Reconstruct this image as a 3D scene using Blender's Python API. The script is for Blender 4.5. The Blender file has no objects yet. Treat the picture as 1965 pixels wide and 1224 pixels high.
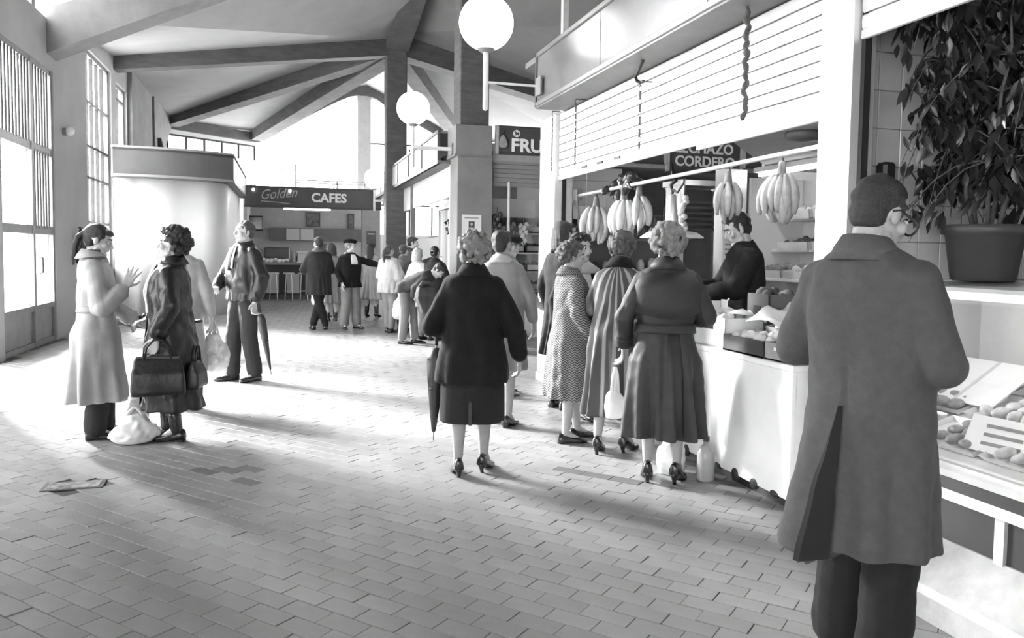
import bpy, bmesh, math, random
import numpy as np
from mathutils import Vector, Matrix, Euler, Quaternion
SC = bpy.context.scene
COL = SC.collection
rnd = random.Random(7)
PI = math.pi
R = math.radians

# ------------------------------------------------------------------ camera
cam_d = bpy.data.cameras.new('camera'); cam = bpy.data.objects.new('camera', cam_d); COL.objects.link(cam)
cam_d.sensor_width = 36.0; cam_d.lens = 28.0; cam_d.shift_y = -0.0188
cam_d.clip_start = 0.05; cam_d.clip_end = 400
F_ = Vector((0.27347416, 0.96003851, -0.0594806)); R_ = Vector((0.96187345, -0.27316572, 0.01341484)); U_ = Vector((0.0033693, 0.06088142, 0.99813932))
cam.matrix_world = Matrix(((R_.x, U_.x, -F_.x, 0), (R_.y, U_.y, -F_.y, 0), (R_.z, U_.z, -F_.z, 1.45), (0, 0, 0, 1)))
SC.camera = cam

# ------------------------------------------------------------------ sky, sun, exposure
w = bpy.data.worlds.new('sky'); SC.world = w; w.use_nodes = True
bg = w.node_tree.nodes['Background']; bg.inputs[0].default_value = (1, 1, 1, 1); bg.inputs[1].default_value = 7.0
sun_d = bpy.data.lights.new('sun', 'SUN'); sun_d.energy = 72.0; sun_d.angle = R(24); sun_d.color = (1, 1, 1)
sun = bpy.data.objects.new('sun', sun_d); COL.objects.link(sun)
_sd = Vector((0.62, -0.785, -0.46))           # the way the sunlight travels
sun.rotation_euler = _sd.to_track_quat('-Z', 'Y').to_euler(); sun.location = (-30, 30, 30)
SC.view_settings.view_transform = 'Standard'; SC.view_settings.look = 'None'
SC.view_settings.exposure = 0.85; SC.view_settings.gamma = 1.0; SC.view_settings.use_curve_mapping = False
SC.cycles.use_denoising = True
SC.cycles.max_bounces = 8; SC.cycles.diffuse_bounces = 4; SC.cycles.transparent_max_bounces = 16
SC.cycles.sample_clamp_indirect = 6.0

# ------------------------------------------------------------------ materials (a black and white place)
_mats = {}
def mat(name, v=0.5, rough=0.6, var=0.0, scale=6.0, bump=0.0, bscale=60.0, spec=0.4, metal=0.0, stretch=(1, 1, 1), sheen=0.0):
    k = name
    if k in _mats: return _mats[k]
    m = bpy.data.materials.new(name); m.use_nodes = True; _mats[k] = m
    nt = m.node_tree; b = nt.nodes['Principled BSDF']
    b.inputs['Base Color'].default_value = (v, v, v, 1); b.inputs['Roughness'].default_value = rough
    b.inputs['Specular IOR Level'].default_value = spec; b.inputs['Metallic'].default_value = metal
    if sheen: b.inputs['Sheen Weight'].default_value = sheen
    if var or bump:
        tc = nt.nodes.new('ShaderNodeTexCoord'); mp = nt.nodes.new('ShaderNodeMapping'); mp.inputs['Scale'].default_value = stretch
        nt.links.new(tc.outputs['Object'], mp.inputs['Vector'])
    if var:
        n = nt.nodes.new('ShaderNodeTexNoise'); n.inputs['Scale'].default_value = scale; n.inputs['Detail'].default_value = 6; n.inputs['Roughness'].default_value = 0.65
        r = nt.nodes.new('ShaderNodeValToRGB'); a, c = max(0, v * (1 - var)), min(1, v * (1 + var))
        r.color_ramp.elements[0].color = (a, a, a, 1); r.color_ramp.elements[1].color = (c, c, c, 1)
        r.color_ramp.elements[0].position = .3; r.color_ramp.elements[1].position = .7
        nt.links.new(mp.outputs[0], n.inputs['Vector']); nt.links.new(n.outputs['Fac'], r.inputs[0]); nt.links.new(r.outputs[0], b.inputs['Base Color'])
    if bump:
        n2 = nt.nodes.new('ShaderNodeTexNoise'); n2.inputs['Scale'].default_value = bscale; n2.inputs['Detail'].default_value = 4
        bp = nt.nodes.new('ShaderNodeBump'); bp.inputs['Strength'].default_value = bump; bp.inputs['Distance'].default_value = .01
        nt.links.new(mp.outputs[0], n2.inputs['Vector']); nt.links.new(n2.outputs['Fac'], bp.inputs['Height']); nt.links.new(bp.outputs[0], b.inputs['Normal'])
    return m
def emit(name, s, v=1.0):
    if name in _mats: return _mats[name]
    m = bpy.data.materials.new(name); m.use_nodes = True; _mats[name] = m
    b = m.node_tree.nodes['Principled BSDF']; b.inputs['Base Color'].default_value = (.9, .9, .9, 1)
    b.inputs['Emission Color'].default_value = (v, v, v, 1); b.inputs['Emission Strength'].default_value = s
    return m
def pane(name, tint=0.92, gloss=0.10):
    if name in _mats: return _mats[name]
    m = bpy.data.materials.new(name); m.use_nodes = True; _mats[name] = m
    nt = m.node_tree; nt.nodes.clear()
    o = nt.nodes.new('ShaderNodeOutputMaterial'); t = nt.nodes.new('ShaderNodeBsdfTransparent'); t.inputs[0].default_value = (tint, tint, tint, 1)
    g = nt.nodes.new('ShaderNodeBsdfGlossy'); g.inputs['Roughness'].default_value = 0.02
    lw = nt.nodes.new('ShaderNodeLayerWeight'); lw.inputs['Blend'].default_value = .5
    fr = nt.nodes.new('ShaderNodeMath'); fr.operation = 'POWER'; fr.inputs[1].default_value = 4.0; nt.links.new(lw.outputs['Facing'], fr.inputs[0])
    ml = nt.nodes.new('ShaderNodeMath'); ml.operation = 'MULTIPLY_ADD'; ml.inputs[1].default_value = .5; ml.inputs[2].default_value = gloss * .5
    mx = nt.nodes.new('ShaderNodeMixShader')
    nt.links.new(fr.outputs[0], ml.inputs[0]); nt.links.new(ml.outputs[0], mx.inputs[0]); nt.links.new(t.outputs[0], mx.inputs[1]); nt.links.new(g.outputs[0], mx.inputs[2]); nt.links.new(mx.outputs[0], o.inputs[0])
    return m

WHITE = mat('white_paint', .82, .45, .05, 2.0)
ALU = mat('brushed_aluminium', .66, .32, .12, 3, metal=.55)
DARKM = mat('dark_metal', .06, .4, .2, 8)
GREYM = mat('grey_metal', .20, .45, .15, 5)
CONC = mat('raw_concrete', .20, .75, .20, 2.2, .25, 40)
CONCD = mat('formwork_concrete', .105, .75, .30, 2.5, .35, 14, stretch=(1, 1, 4))
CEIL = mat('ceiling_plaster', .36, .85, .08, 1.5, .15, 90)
PLAST = mat('wall_plaster', .42, .85, .08, 1.2, .1, 60)
BLACK = mat('black_paint', .02, .45)
GLASS = pane('window_glass', .98, .05)
GLOW = emit('opal_glass', 3.2)
TUBE = emit('fluorescent_tube', 14.0)

# ------------------------------------------------------------------ mesh building
class MB:
    def __init__(s): s.v = []; s.f = []
    def add(s, vs, fs):
        o = len(s.v); s.v += [tuple(v) for v in vs]; s.f += [tuple(i + o for i in f) for f in fs]; return s
    def box(s, x0, x1, y0, y1, z0, z1, M=None, bev=0.0):
        if bev:
            b = bev; vs = []
            for (x, y, z) in ((x0, y0, z0), (x1, y0, z0), (x1, y1, z0), (x0, y1, z0), (x0, y0, z1), (x1, y0, z1), (x1, y1, z1), (x0, y1, z1)):
                ix = b if x == x0 else -b; iy = b if y == y0 else -b; iz = b if z == z0 else -b
                vs += [(x, y + iy, z + iz), (x + ix, y, z + iz), (x + ix, y + iy, z)]
            q = lambda k, i: k * 3 + i
            fs = [(q(0,2),q(3,2),q(2,2),q(1,2)), (q(4,2),q(5,2),q(6,2),q(7,2)), (q(0,1),q(1,1),q(5,1),q(4,1)), (q(2,1),q(3,1),q(7,1),q(6,1)), (q(1,0),q(2,0),q(6,0),q(5,0)), (q(3,0),q(0,0),q(4,0),q(7,0))]
            for a, c in ((0,1),(2,3)): fs.append((q(a,1),q(a,2),q(c,2),q(c,1)))
            for a, c in ((1,2),(3,0)): fs.append((q(a,0),q(a,2),q(c,2),q(c,0)))
            for a, c in ((4,5),(6,7)): fs.append((q(a,2),q(a,1),q(c,1),q(c,2)))
            for a, c in ((5,6),(7,4)): fs.append((q(a,2),q(a,0),q(c,0),q(c,2)))
            for a, c in ((0,4),(1,5),(2,6),(3,7)): fs.append((q(a,0),q(a,1),q(c,1),q(c,0)))
            for k in range(8): fs.append((q(k,0),q(k,1),q(k,2)))
        else:
            vs = [(x0,y0,z0),(x1,y0,z0),(x1,y1,z0),(x0,y1,z0),(x0,y0,z1),(x1,y0,z1),(x1,y1,z1),(x0,y1,z1)]
            fs = [(0,3,2,1),(4,5,6,7),(0,1,5,4),(1,2,6,5),(2,3,7,6),(3,0,4,7)]
        if M is not None: vs = [M @ Vector(v) for v in vs]
        return s.add(vs, fs)
    def loft(s, rings, cap0=True, cap1=True, closed=True):
        n = len(rings[0]); vs = [p for r in rings for p in r]; fs = []
        for i in range(len(rings) - 1):
            for j in range(n if closed else n - 1):
                a = i * n + j; b = i * n + (j + 1) % n; fs.append((a, b, b + n, a + n))
        if cap0: fs.append(tuple(range(n - 1, -1, -1)))
        if cap1: fs.append(tuple((len(rings) - 1) * n + k for k in range(n)))
        return s.add(vs, fs)
    def tube(s, pts, rad, n=8, cap=True):
        pts = [Vector(p) for p in pts]; rs = rad if isinstance(rad, (list, tuple)) else [rad] * len(pts); rings = []; up = None
        for i, p in enumerate(pts):
            t = (pts[min(i + 1, len(pts) - 1)] - pts[max(i - 1, 0)]).normalized()
            if up is None: up = t.orthogonal().normalized()
            up = (up - t * up.dot(t)); up = up.normalized() if up.length > 1e-5 else t.orthogonal().normalized()
            b = t.cross(up)
            rings.append([p + (up * math.cos(2*PI*k/n) + b * math.sin(2*PI*k/n)) * rs[i] for k in range(n)])
        return s.loft(rings, cap, cap)
    def ell(s, c, r, n=10, m=7, M=None):
        rings = []
        for i in range(1, m):
            ph = -PI/2 + PI*i/m
            rings.append([Vector((r[0]*math.cos(ph)*math.cos(2*PI*k/n), r[1]*math.cos(ph)*math.sin(2*PI*k/n), r[2]*math.sin(ph))) for k in range(n)])
        bot, top = Vector((0,0,-r[2])), Vector((0,0,r[2]))
        vs = [bot] + [p for q in rings for p in q] + [top]; fs = []
        for j in range(n): fs.append((0, 1 + (j+1) % n, 1 + j))
        for i in range(m - 2):
            for j in range(n):
                a = 1 + i*n + j; b = 1 + i*n + (j+1) % n; fs.append((a, b, b+n, a+n))
        l = len(vs) - 1
        for j in range(n): fs.append((l, 1 + (m-2)*n + j, 1 + (m-2)*n + (j+1) % n))
        c = Vector(c)
        vs = [(M @ v if M is not None else v) + c for v in vs]
        return s.add(vs, fs)
    def cap(s, p0, r0, p1, r1, n=10):
        p0, p1 = Vector(p0), Vector(p1); d = p1 - p0
        if d.length < 1e-6: return s.ell(p0, (r0,)*3, n)
        t = d.normalized(); pts, rs = [], []
        for a in (-80, -50, -20): pts.append(p0 + t*r0*math.sin(R(a))); rs.append(r0*math.cos(R(a)))
        pts.append(p0); rs.append(r0); pts.append(p1); rs.append(r1)
        for a in (20, 50, 80): pts.append(p1 + t*r1*math.sin(R(a))); rs.append(r1*math.cos(R(a)))
        return s.tube(pts, rs, n)
    def lathe(s, prof, c=(0,0,0), n=20, cap0=True, cap1=True):
        c = Vector(c)
        return s.loft([[c + Vector((r*math.cos(2*PI*k/n), r*math.sin(2*PI*k/n), z)) for k in range(n)] for r, z in prof], cap0, cap1)
    def prism(s, poly, z0, z1):
        return s.loft([[(x, y, z0) for x, y in poly], [(x, y, z1) for x, y in poly]])
    def build(s, name, m, parent=None, smooth=False, kind=None):
        me = bpy.data.meshes.new(name); me.from_pydata([tuple(v) for v in s.v], [], s.f); me.update()
        if smooth: me.polygons.foreach_set('use_smooth', [True] * len(me.polygons))
        o = bpy.data.objects.new(name, me); COL.objects.link(o)
        if m is not None: me.materials.append(m)
        if parent is not None: o.parent = parent
        if kind: o['kind'] = kind
        return o
def tag(o, label, cat, group=None, kind=None):
    o['label'] = label; o['category'] = cat
    if group: o['group'] = group
    if kind: o['kind'] = kind
    return o
def thing(name, label, cat, loc=(0,0,0), rz=0.0, group=None):
    o = bpy.data.objects.new(name, None); COL.objects.link(o); o.location = loc; o.rotation_euler = (0, 0, rz); o.empty_display_size = .1
    return tag(o, label, cat, group)
def struct(name, mb, m, parent=None):
    o = mb.build(name, m, parent)
    if parent is None: o['kind'] = 'structure'
    return o
def share(o, name, loc=(0,0,0), rot=(0,0,0), parent=None, scale=(1,1,1)):
    c = bpy.data.objects.new(name, o.data); COL.objects.link(c); c.location = loc; c.rotation_euler = rot; c.scale = scale
    if parent is not None: c.parent = parent
    return c
def copy_tree(o, parent=None):
    c = o.copy(); COL.objects.link(c)
    if parent is not None: c.parent = parent
    for ch in o.children: copy_tree(ch, c)
    return c
def text(body, size, loc, rot, m, parent=None, name='lettering', ext=.008, shear=0.0, bold=0.0, sx=1.0, align='LEFT'):
    cu = bpy.data.curves.new(name, 'FONT'); cu.body = body; cu.size = size; cu.extrude = ext; cu.shear = shear; cu.offset = bold; cu.align_x = align
    cu.resolution_u = 3
    f = bpy.data.objects.new(name, cu); COL.objects.link(f)
    me = bpy.data.meshes.new_from_object(f.evaluated_get(bpy.context.evaluated_depsgraph_get())); bpy.data.objects.remove(f); me.name = name
    me.materials.clear(); me.materials.append(m)
    o = bpy.data.objects.new(name, me); COL.objects.link(o); o.location = loc; o.rotation_euler = rot; o.scale = (sx, 1, 1)
    if parent is not None: o.parent = parent
    return o
def beam(name, a, b, wd, ht, m=CONCD, pts=None):
    """square timber-like concrete beam; a, b are points on the middle of its underside"""
    P = [Vector(p) for p in (pts or (a, b))]; rings = []
    for i, p in enumerate(P):
        t = (P[min(i+1, len(P)-1)] - P[max(i-1, 0)]); s_ = Vector((t.y, -t.x, 0)).normalized()
        u = s_.cross(t).normalized(); u = u if u.z > 0 else -u
        rings.append([p - s_*wd/2, p + s_*wd/2, p + s_*wd/2 + u*ht, p - s_*wd/2 + u*ht])
    mb = MB(); mb.loft(rings)
    return struct(name, mb, m)
# ================================================================== THE HALL
XL, XR = -3.4, 9.4
m_ = MB(); m_.box(-3.6, 9.6, -5, 30, -.2, -.006)
GROUT = mat('floor_grout', .10, .9, .2, 5)
floor = struct('floor', m_, GROUT)
m_ = MB(); m_.box(-60, -3.6, -40, 80, -.25, -.02); struct('ground_outside', m_, mat('outside_paving', .45, .9, .1, .5))
m_ = MB(); m_.box(-3.6, 9.6, 30, 80, -.25, -.02); struct('ground_behind', m_, mat('outside_paving', .45))

# paving: 20 x 10 cm tiles laid as running bond at 45 degrees
TL, TW = .206, .106
ca, sa = math.cos(R(-48)), math.sin(R(-48))
def tile_pts():
    out = []
    for j in range(-190, 190):
        for i in range(-100, 100):
            u = (i + (.5 if j % 2 else 0)) * TL; v = j * TW
            x = u*ca - v*sa + 1.0; y = u*sa + v*ca + 6.0
            if not (-3.36 < x < 9.3 and .8 < y < 25): continue
            az = math.degrees(math.atan2(x, y))
            if az < -66 or az > 62: continue
            if x > 2.9 and y < 8.55: continue
            inside = -19.5 < az < 50 and math.hypot(x, y) > 2.9; out.append((math.hypot(x, y) + (0 if inside else 5.5), x, y))
    return sorted(out)
TP = tile_pts()
def tile_mat(name, v, rough):
    m = mat(name, v, rough, .13, 3.5, .12, 120, spec=.5)
    return m
TM = [tile_mat('floor_tile_%s' % n, v, r_) for n, v, r_ in (('light', .225, .42), ('middle', .212, .46), ('dark', .195, .40))]
TDARK = tile_mat('floor_tile_replaced', .11, .5)
proto = MB(); proto.box(-TL/2 + .0012, TL/2 - .0012, -TW/2 + .0012, TW/2 - .0012, -.010, 0, bev=.0018)
protos = []
for m in TM + [TDARK]:
    o = proto.build('tile', m); protos.append(o.data); bpy.data.objects.remove(o)
def dark_tile(x, y):
    for cx_, cy_, r_ in ((-.42, 5.42, .11), (-.27, 5.52, .10), (-.27, 5.19, .10), (1.83, 4.91, .085), (1.97, 4.76, .085), (2.1, 4.63, .085)):
        if math.hypot(x - cx_, y - cy_) < r_: return True
    return False
rest = [MB() for _ in range(4)]; nd = 0
for k, (d, x, y) in enumerate(TP):
    mi = 3 if dark_tile(x, y) else rnd.choice((0, 0, 1, 1, 1, 2))
    if math.hypot(x + 1.24, y - 5.30) < .13: continue                  # the drain cover sits here
    dz = rnd.uniform(-.0015, .0015); tx, ty = rnd.uniform(-.006, .006), rnd.uniform(-.009, .009)
    if k < 292 or mi == 3:
        o = bpy.data.objects.new('tile', protos[mi]); COL.objects.link(o); o.parent = floor
        o.location = (x, y, dz); o.rotation_euler = (tx, ty, R(-48))
    else:
        M = Matrix.Translation((x, y, dz)) @ Euler((tx, ty, R(-48))).to_matrix().to_4x4()
        if d < 14: rest[mi].box(-TL/2 + .0012, TL/2 - .0012, -TW/2 + .0012, TW/2 - .0012, -.010, 0, M, bev=.0018)
        else: rest[mi].add([M @ Vector(p) for p in ((-TL/2+.003, -TW/2+.003, 0), (TL/2-.003, -TW/2+.003, 0), (TL/2-.003, TW/2-.003, 0), (-TL/2+.003, TW/2-.003, 0))], [(0, 1, 2, 3)])
for mb, m in zip(rest, TM + [TDARK]):
    if mb.v: mb.build('paving', m, floor, kind='stuff')

# left wall
m_ = MB()
for a, b, z0, z1 in ((.5, 4.8, 0, 4.1), (8.6, 9.9, 0, 4.1), (-5, -4.6, 0, 4.1), (-2.2, -1.8, 0, 4.1), (11.12, 11.34, 0, 4.1), (13.76, 15.86, 0, 5.6), (18.06, 18.5, 0, 5.6), (15.86, 18.06, 0, 1.0), (15.86, 18.06, 5.0, 5.6), (-5, 13.76, 4.1, 4.82), (-5, 11.7, 4.82, 5.9), (18.5, 19.7, 0, 3.6), (19.7, 26.0, 0, 5.5), (18.5, 19.7, 4.9, 5.5), (6.6, 6.8, 0, 4.1)):
    m_.box(XL - .22, XL, a, b, z0, z1)
struct('wall_left', m_, PLAST)
m_ = MB(); m_.box(XL - .2, XL - .05, -5, 13.7, 5.75, 6.1)
for y in (13.0,): m_.box(XL - .16, XL - .06, y, y + .16, 4.82, 5.75)
struct('trim_1', m_, CONC)
m_ = MB(); m_.box(-11, -3.64, 8.9, 9.2, -.02, 6.5); struct('wall_sun_blocker', m_, PLAST)  # unseen wall added outside to keep direct sun off the nearer doors
# stub buttress beyond the second window
m_ = MB(); m_.prism([(XL, 19.8), (XL + .10, 19.8), (XL + .10, 22.6), (XL, 22.6)], 0, 5.5); struct('pillar', m_, CONC)
m_ = MB(); m_.add([(XL, 22.7, 3.2), (XL + .14, 22.7, 3.2), (XL + .14, 25.9, 5.0), (XL, 25.9, 5.0), (XL, 22.7, 6.4), (XL + .14, 22.7, 6.4), (XL + .14, 25.9, 5.3), (XL, 25.9, 5.3)], [(0,3,2,1),(4,5,6,7),(0,1,5,4),(1,2,6,5),(2,3,7,6),(3,0,4,7)])
struct('pillar', m_, CONC)
# other walls, far from view
m_ = MB(); m_.box(9.4, 9.6, -5, 26, 0, 6.0); struct('wall_right', m_, PLAST)
m_ = MB(); m_.box(-3.6, 9.6, -5.2, -5, 0, 10); struct('wall_rear', m_, PLAST)
m_ = MB(); m_.box(2.62, 9.6, 28.1, 28.3, 0, 2.0); m_.box(-3.6, 2.62, 28.1, 28.3, 0, 3.3); struct('wall_front', m_, PLAST)
m_ = MB(); m_.prism([(-3.6, 25.9), (-3.4, 25.9), (-.95, 28.0), (-.95, 28.3)], 0, 4.40); m_.prism([(-3.6, 25.9), (-3.4, 25.9), (-.95, 28.0), (-.95, 28.3)], 4.84, 5.05); wc = struct('wall_corner', m_, WHITE)
for k in range(6):
    t = k/5; x, y = -3.38 + 2.40*t, 25.90 + 2.06*t; m_ = MB(); m_.box(x - .035, x + .035, y, y + .12, 4.38, 4.86); m_.build('mullion', DARKM, wc)
m_ = MB(); m_.loft([[(x, y - .03, z) for z in (4.80, 4.86)] + [(x, y + .02, z) for z in (4.86, 4.80)] for x, y in ((-3.4, 25.9), (-.95, 28.0))]); m_.build('transom', DARKM, wc)

# roof: plaster skins between the concrete beams
H = (2.62, 19.9, 6.20)
def skin(name, polys, m=CEIL):
    mb = MB()
    for q in polys:
        n = len(q); mb.add(list(q) + [(x, y, z + .14) for x, y, z in q], [tuple(range(n)), tuple(range(2*n - 1, n - 1, -1))] + [(i, i + n, (i+1) % n + n, (i+1) % n) for i in range(n)])
    return struct(name, mb, m)
Ht = (2.62, 19.9, 6.62)
W1, W2, C1, C2, AP = (-3.4, 13.7, 4.86), (-3.4, 18.5, 5.40), (-3.4, 26.0, 5.28), (-.95, 28.1, 5.30), (2.63, 28.1, 7.10)
R1, R2 = (2.9, 13.4, 7.62), (2.9, 13.4, 8.9)
C3, C4 = (6.2, 28.1, 5.3), (9.4, 26.0, 5.3)
skin('ceiling_1', [(W1, W2, Ht), (W1, Ht, R1)])
skin('ceiling_2', [(W2, C1, Ht), (C1, C2, Ht)])
skin('ceiling_3', [(C2, (-.2, 28.1, 5.72), Ht), ((-.2, 28.1, 5.72), (1.2, 28.1, 6.45), Ht), ((1.2, 28.1, 6.45), (2.2, 28.1, 6.95), Ht), ((2.2, 28.1, 6.95), AP, Ht), (AP, (3.3, 28.1, 6.8), Ht), ((3.3, 28.1, 6.8), (4.6, 28.1, 6.1), Ht), ((4.6, 28.1, 6.1), C3, Ht)])
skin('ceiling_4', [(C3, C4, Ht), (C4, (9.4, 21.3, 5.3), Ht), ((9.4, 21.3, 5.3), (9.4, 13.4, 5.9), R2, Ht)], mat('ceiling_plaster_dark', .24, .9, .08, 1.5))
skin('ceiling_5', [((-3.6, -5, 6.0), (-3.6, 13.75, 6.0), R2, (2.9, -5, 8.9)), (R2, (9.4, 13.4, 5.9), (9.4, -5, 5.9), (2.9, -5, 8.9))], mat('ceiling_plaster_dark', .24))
skin('ceiling_6', [(W1, R1, R2, (-3.4, 13.7, 6.0))], CEIL)
beam('beam_1', (-3.5, 13.72, 4.26), (2.9, 13.3, 7.12), .50, .58, CONC)
beam('beam_2', (-3.45, 18.5, 5.10), (2.62, 19.9, 6.20), .40, .42)
beam('beam_3', (-3.4, 26.0, 5.02), (2.62, 19.9, 6.20), .40, .36)
beam('beam_4', (-.95, 28.0, 4.98), (2.62, 19.9, 6.16), .46, .40)
beam('beam_5', (-3.45, 25.95, 5.0), (-.90, 28.05, 4.96), .34, .30)
arch = [(-.98, 28.0, 4.96), (-.2, 28.0, 5.38), (.6, 28.0, 5.82), (1.2, 28.0, 6.16), (1.7, 28.0, 6.44), (2.1, 28.0, 6.63), (2.4, 28.0, 6.70), (2.7, 28.0, 6.71), (3.0, 28.0, 6.62), (3.3, 28.0, 6.42), (4.2, 28.0, 5.94), (6.2, 28.0, 4.96)]
beam('beam_6', None, None, .40, .34, CONCD, arch)
beam('beam_7', (2.62, 19.9, 6.20), (6.2, 28.0, 4.98), .42, .40)
beam('beam_8', (2.62, 19.9, 6.20), (9.4, 21.3, 5.05), .50, .55)
beam('beam_9', (2.62, 19.9, 6.20), (2.9, 13.3, 8.4), .55, .5)
beam('beam_10', (6.2, 28.0, 4.96), (9.4, 26.0, 4.96), .34, .30)
m_ = MB(); m_.box(2.37, 2.87, 19.65, 20.15, 0, 6.3, bev=.02); struct('column_1', m_, CONCD)
m_ = MB(); m_.box(2.76, 3.26, 12.98, 13.48, 3.5, 8.6, bev=.02); struct('column_2', m_, CONCD)
m_ = MB(); m_.box(2.38, 2.84, 27.9, 28.2, 0, 6.9); struct('column_3', m_, mat('pale_column', .42, .8, .1))

# gable glazing above the cafe
g = MB(); pts_ = [(x, 28.12, z + .05) for x, y, z in arch[:8]]
g.loft([[(x, 28.12, 3.3), (x, 28.16, 3.3), (x, 28.16, z), (x, 28.12, z)] for x, y, z in pts_])
g.loft([[(x, 28.12, 2.0), (x, 28.16, 2.0), (x, 28.16, z), (x, 28.12, z)] for x, y, z in [(x, 28.12, z + .05) for x, y, z in arch[7:]]])
win3 = struct('window_3', g, pane('gable_glass', .97, .05))
fr = MB()
for x in (-.1, .75, 1.6):
    fr.box(x - .02, x + .02, 28.08, 28.12, 3.3, 5.35 + (x + .1)*.58)
fr.box(-.95, 2.4, 28.07, 28.12, 3.28, 3.36)
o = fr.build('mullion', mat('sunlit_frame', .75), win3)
fr = MB()
for z in (3.0, 4.1, 5.1): fr.box(2.85, 5.9, 28.07, 28.12, z, z + .06)
for x in (3.4, 4.2, 5.0): fr.box(x - .03, x + .03, 28.07, 28.12, 2.0, 5.0)
fr.build('mullion', DARKM, win3)

# ---- door_1: steel gate door with barred upper lights in the left wall
Y0, Y1 = 11.34, 13.76
dr = MB()
for a, b in ((Y0, Y0 + .09), (Y1 - .07, Y1), (12.70, 12.80)): dr.box(XL - .14, XL - .02, a, b, 0, 4.1)
for z0, z1 in ((4.02, 4.1), (2.80, 2.92), (1.62, 1.74), (.52, .60), (0, .08)): dr.box(XL - .13, XL - .03, Y0, Y1, z0, z1)
door1 = struct('door_1', dr, GREYM)
for a, b in ((Y0 + .09, 12.70), (12.80, Y1 - .07)):
    q = MB(); q.box(XL - .10, XL - .06, a, b, .08, .52); q.build('panel', mat('grey_door_panel', .22, .5, .15, 4), door1)
    for z0, z1 in ((.60, 1.62), (1.74, 2.80), (2.92, 4.02)):
        q = MB(); q.box(XL - .09, XL - .075, a, b, z0, z1); q.build('glass_pane', GLASS, door1)
bars = MB(); bars.cap((0, 0, 0), .017, (0, 0, 1.12), .017, 6)
b0 = bars.build('bar', DARKM, door1, True); b0.location = (XL - .04, Y0 + .22, 2.91)
for k in range(1, 9): share(b0, 'bar', (XL - .04, Y0 + .22 + k*.135, 2.91), parent=door1)
for k in range(6): share(b0, 'bar', (XL - .04, 12.88 + k*.135, 2.91), parent=door1)
for k in range(6): share(b0, 'bar', (XL - .04, 12.88 + k*.135, 1.71), parent=door1)
h_ = MB(); h_.tube([(XL - .01, 12.86, 1.05), (XL + .05, 12.86, 1.07), (XL + .05, 12.86, 1.28), (XL - .01, 12.86, 1.30)], .012); h_.build('handle', DARKM, door1, True)
# unseen doors nearer than door_1, added and sized for the daylight they let in
for n, (a, b) in ((2, (9.9, 11.12)), (5, (4.8, 6.6)), (6, (6.8, 8.6)), (3, (-4.6, -2.2)), (4, (-1.8, .5))):
    dr = MB()
    for y in (a, (a+b)/2 - .04, b - .08): dr.box(XL - .13, XL - .03, y, y + .08, 0, 4.1)
    for z in (2.82, 4.02): dr.box(XL - .13, XL - .03, a, b, z, z + .08)
    d_ = struct('door_%d' % n, dr, GREYM)
    q = MB(); q.box(XL - .09, XL - .075, a, b, 0, 4.1); q.build('glass_pane', pane('clear_door_glass', .97, .05), d_)

# ---- window_1: tall barred window; window_2: small light beyond it
def grid_window(name, ya, yb, za, zb, nv, zs):
    q = MB()
    for a, b, c, d in ((ya, ya + .06, za, zb), (yb - .06, yb, za, zb), (ya, yb, za, za + .06), (ya, yb, zb - .06, zb)): q.box(XL - .16, XL - .06, a, b, c, d)
    wn = struct(name, q, GREYM)
    p = MB(); p.box(XL - .12, XL - .11, ya, yb, za, zb); p.build('glass_pane', GLASS, wn)
    for k in range(1, nv):
        y = ya + (yb - ya)*k/nv; p = MB(); p.box(XL - .13, XL - .07, y - .018, y + .018, za, zb); p.build('mullion', DARKM, wn)
    for z in zs:
        p = MB(); p.box(XL - .13, XL - .07, ya, yb, z - .022, z + .022); p.build('transom', DARKM, wn)
    return wn
grid_window('window_1', 15.88, 18.04, 1.0, 5.0, 5, (1.9, 2.72, 3.3, 4.1))
grid_window('window_2', 18.52, 19.68, 3.6, 4.9, 2, (4.62,))
# lamp on the pier, sloping conduit ledge, extinguisher
t = thing('wall_lamp', 'small pale wall lamp on the pier between door and window', 'lamp', (XL, 14.30, 3.27))
m_ = MB(); m_.box(0, .05, -.05, .05, -.06, .06, bev=.01); m_.build('base', GREYM, t)
m_ = MB(); m_.ell((.10, 0, .02), (.07, .07, .08), 12, 8); m_.build('shade', mat('opal_plastic', .75, .4), t, True)
t = thing('fire_extinguisher', 'dark fire extinguisher hung on the pier behind the ponytail', 'extinguisher', (XL + .10, 14.9, 1.15))
m_ = MB(); m_.lathe([(.05, 0), (.085, .02), (.085, .42), (.06, .50), (.03, .53)], n=16); m_.build('cylinder', mat('extinguisher_paint', .07, .35), t, True)
m_ = MB(); m_.lathe([(.03, .53), (.035, .56), (.02, .62)], n=10); m_.box(-.02, .02, -.10, .06, .60, .63); m_.build('valve', DARKM, t)
m_ = MB(); m_.tube([(0, -.05, .58), (.02, -.14, .5), (.03, -.13, .3), (.03, -.10, .15)], .012); m_.build('hose', BLACK, t, True)
m_ = MB(); m_.box(-.1, -.085, -.05, .05, .1, .45); m_.build('bracket', DARKM, t)
t = thing('drain_cover', 'small grey patched drain cover set in the sunlit floor', 'drain', (-1.24, 5.30, 0), R(2))
m_ = MB(); m_.box(-.17, .17, -.09, .09, -.004, .004, bev=.002); m_.build('frame', DARKM, t)
m_ = MB(); m_.box(-.145, .145, -.07, .07, .004, .006); m_.build('plate', mat('patched_cement', .30, .8, .7, 22, .5, 60), t)
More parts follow.
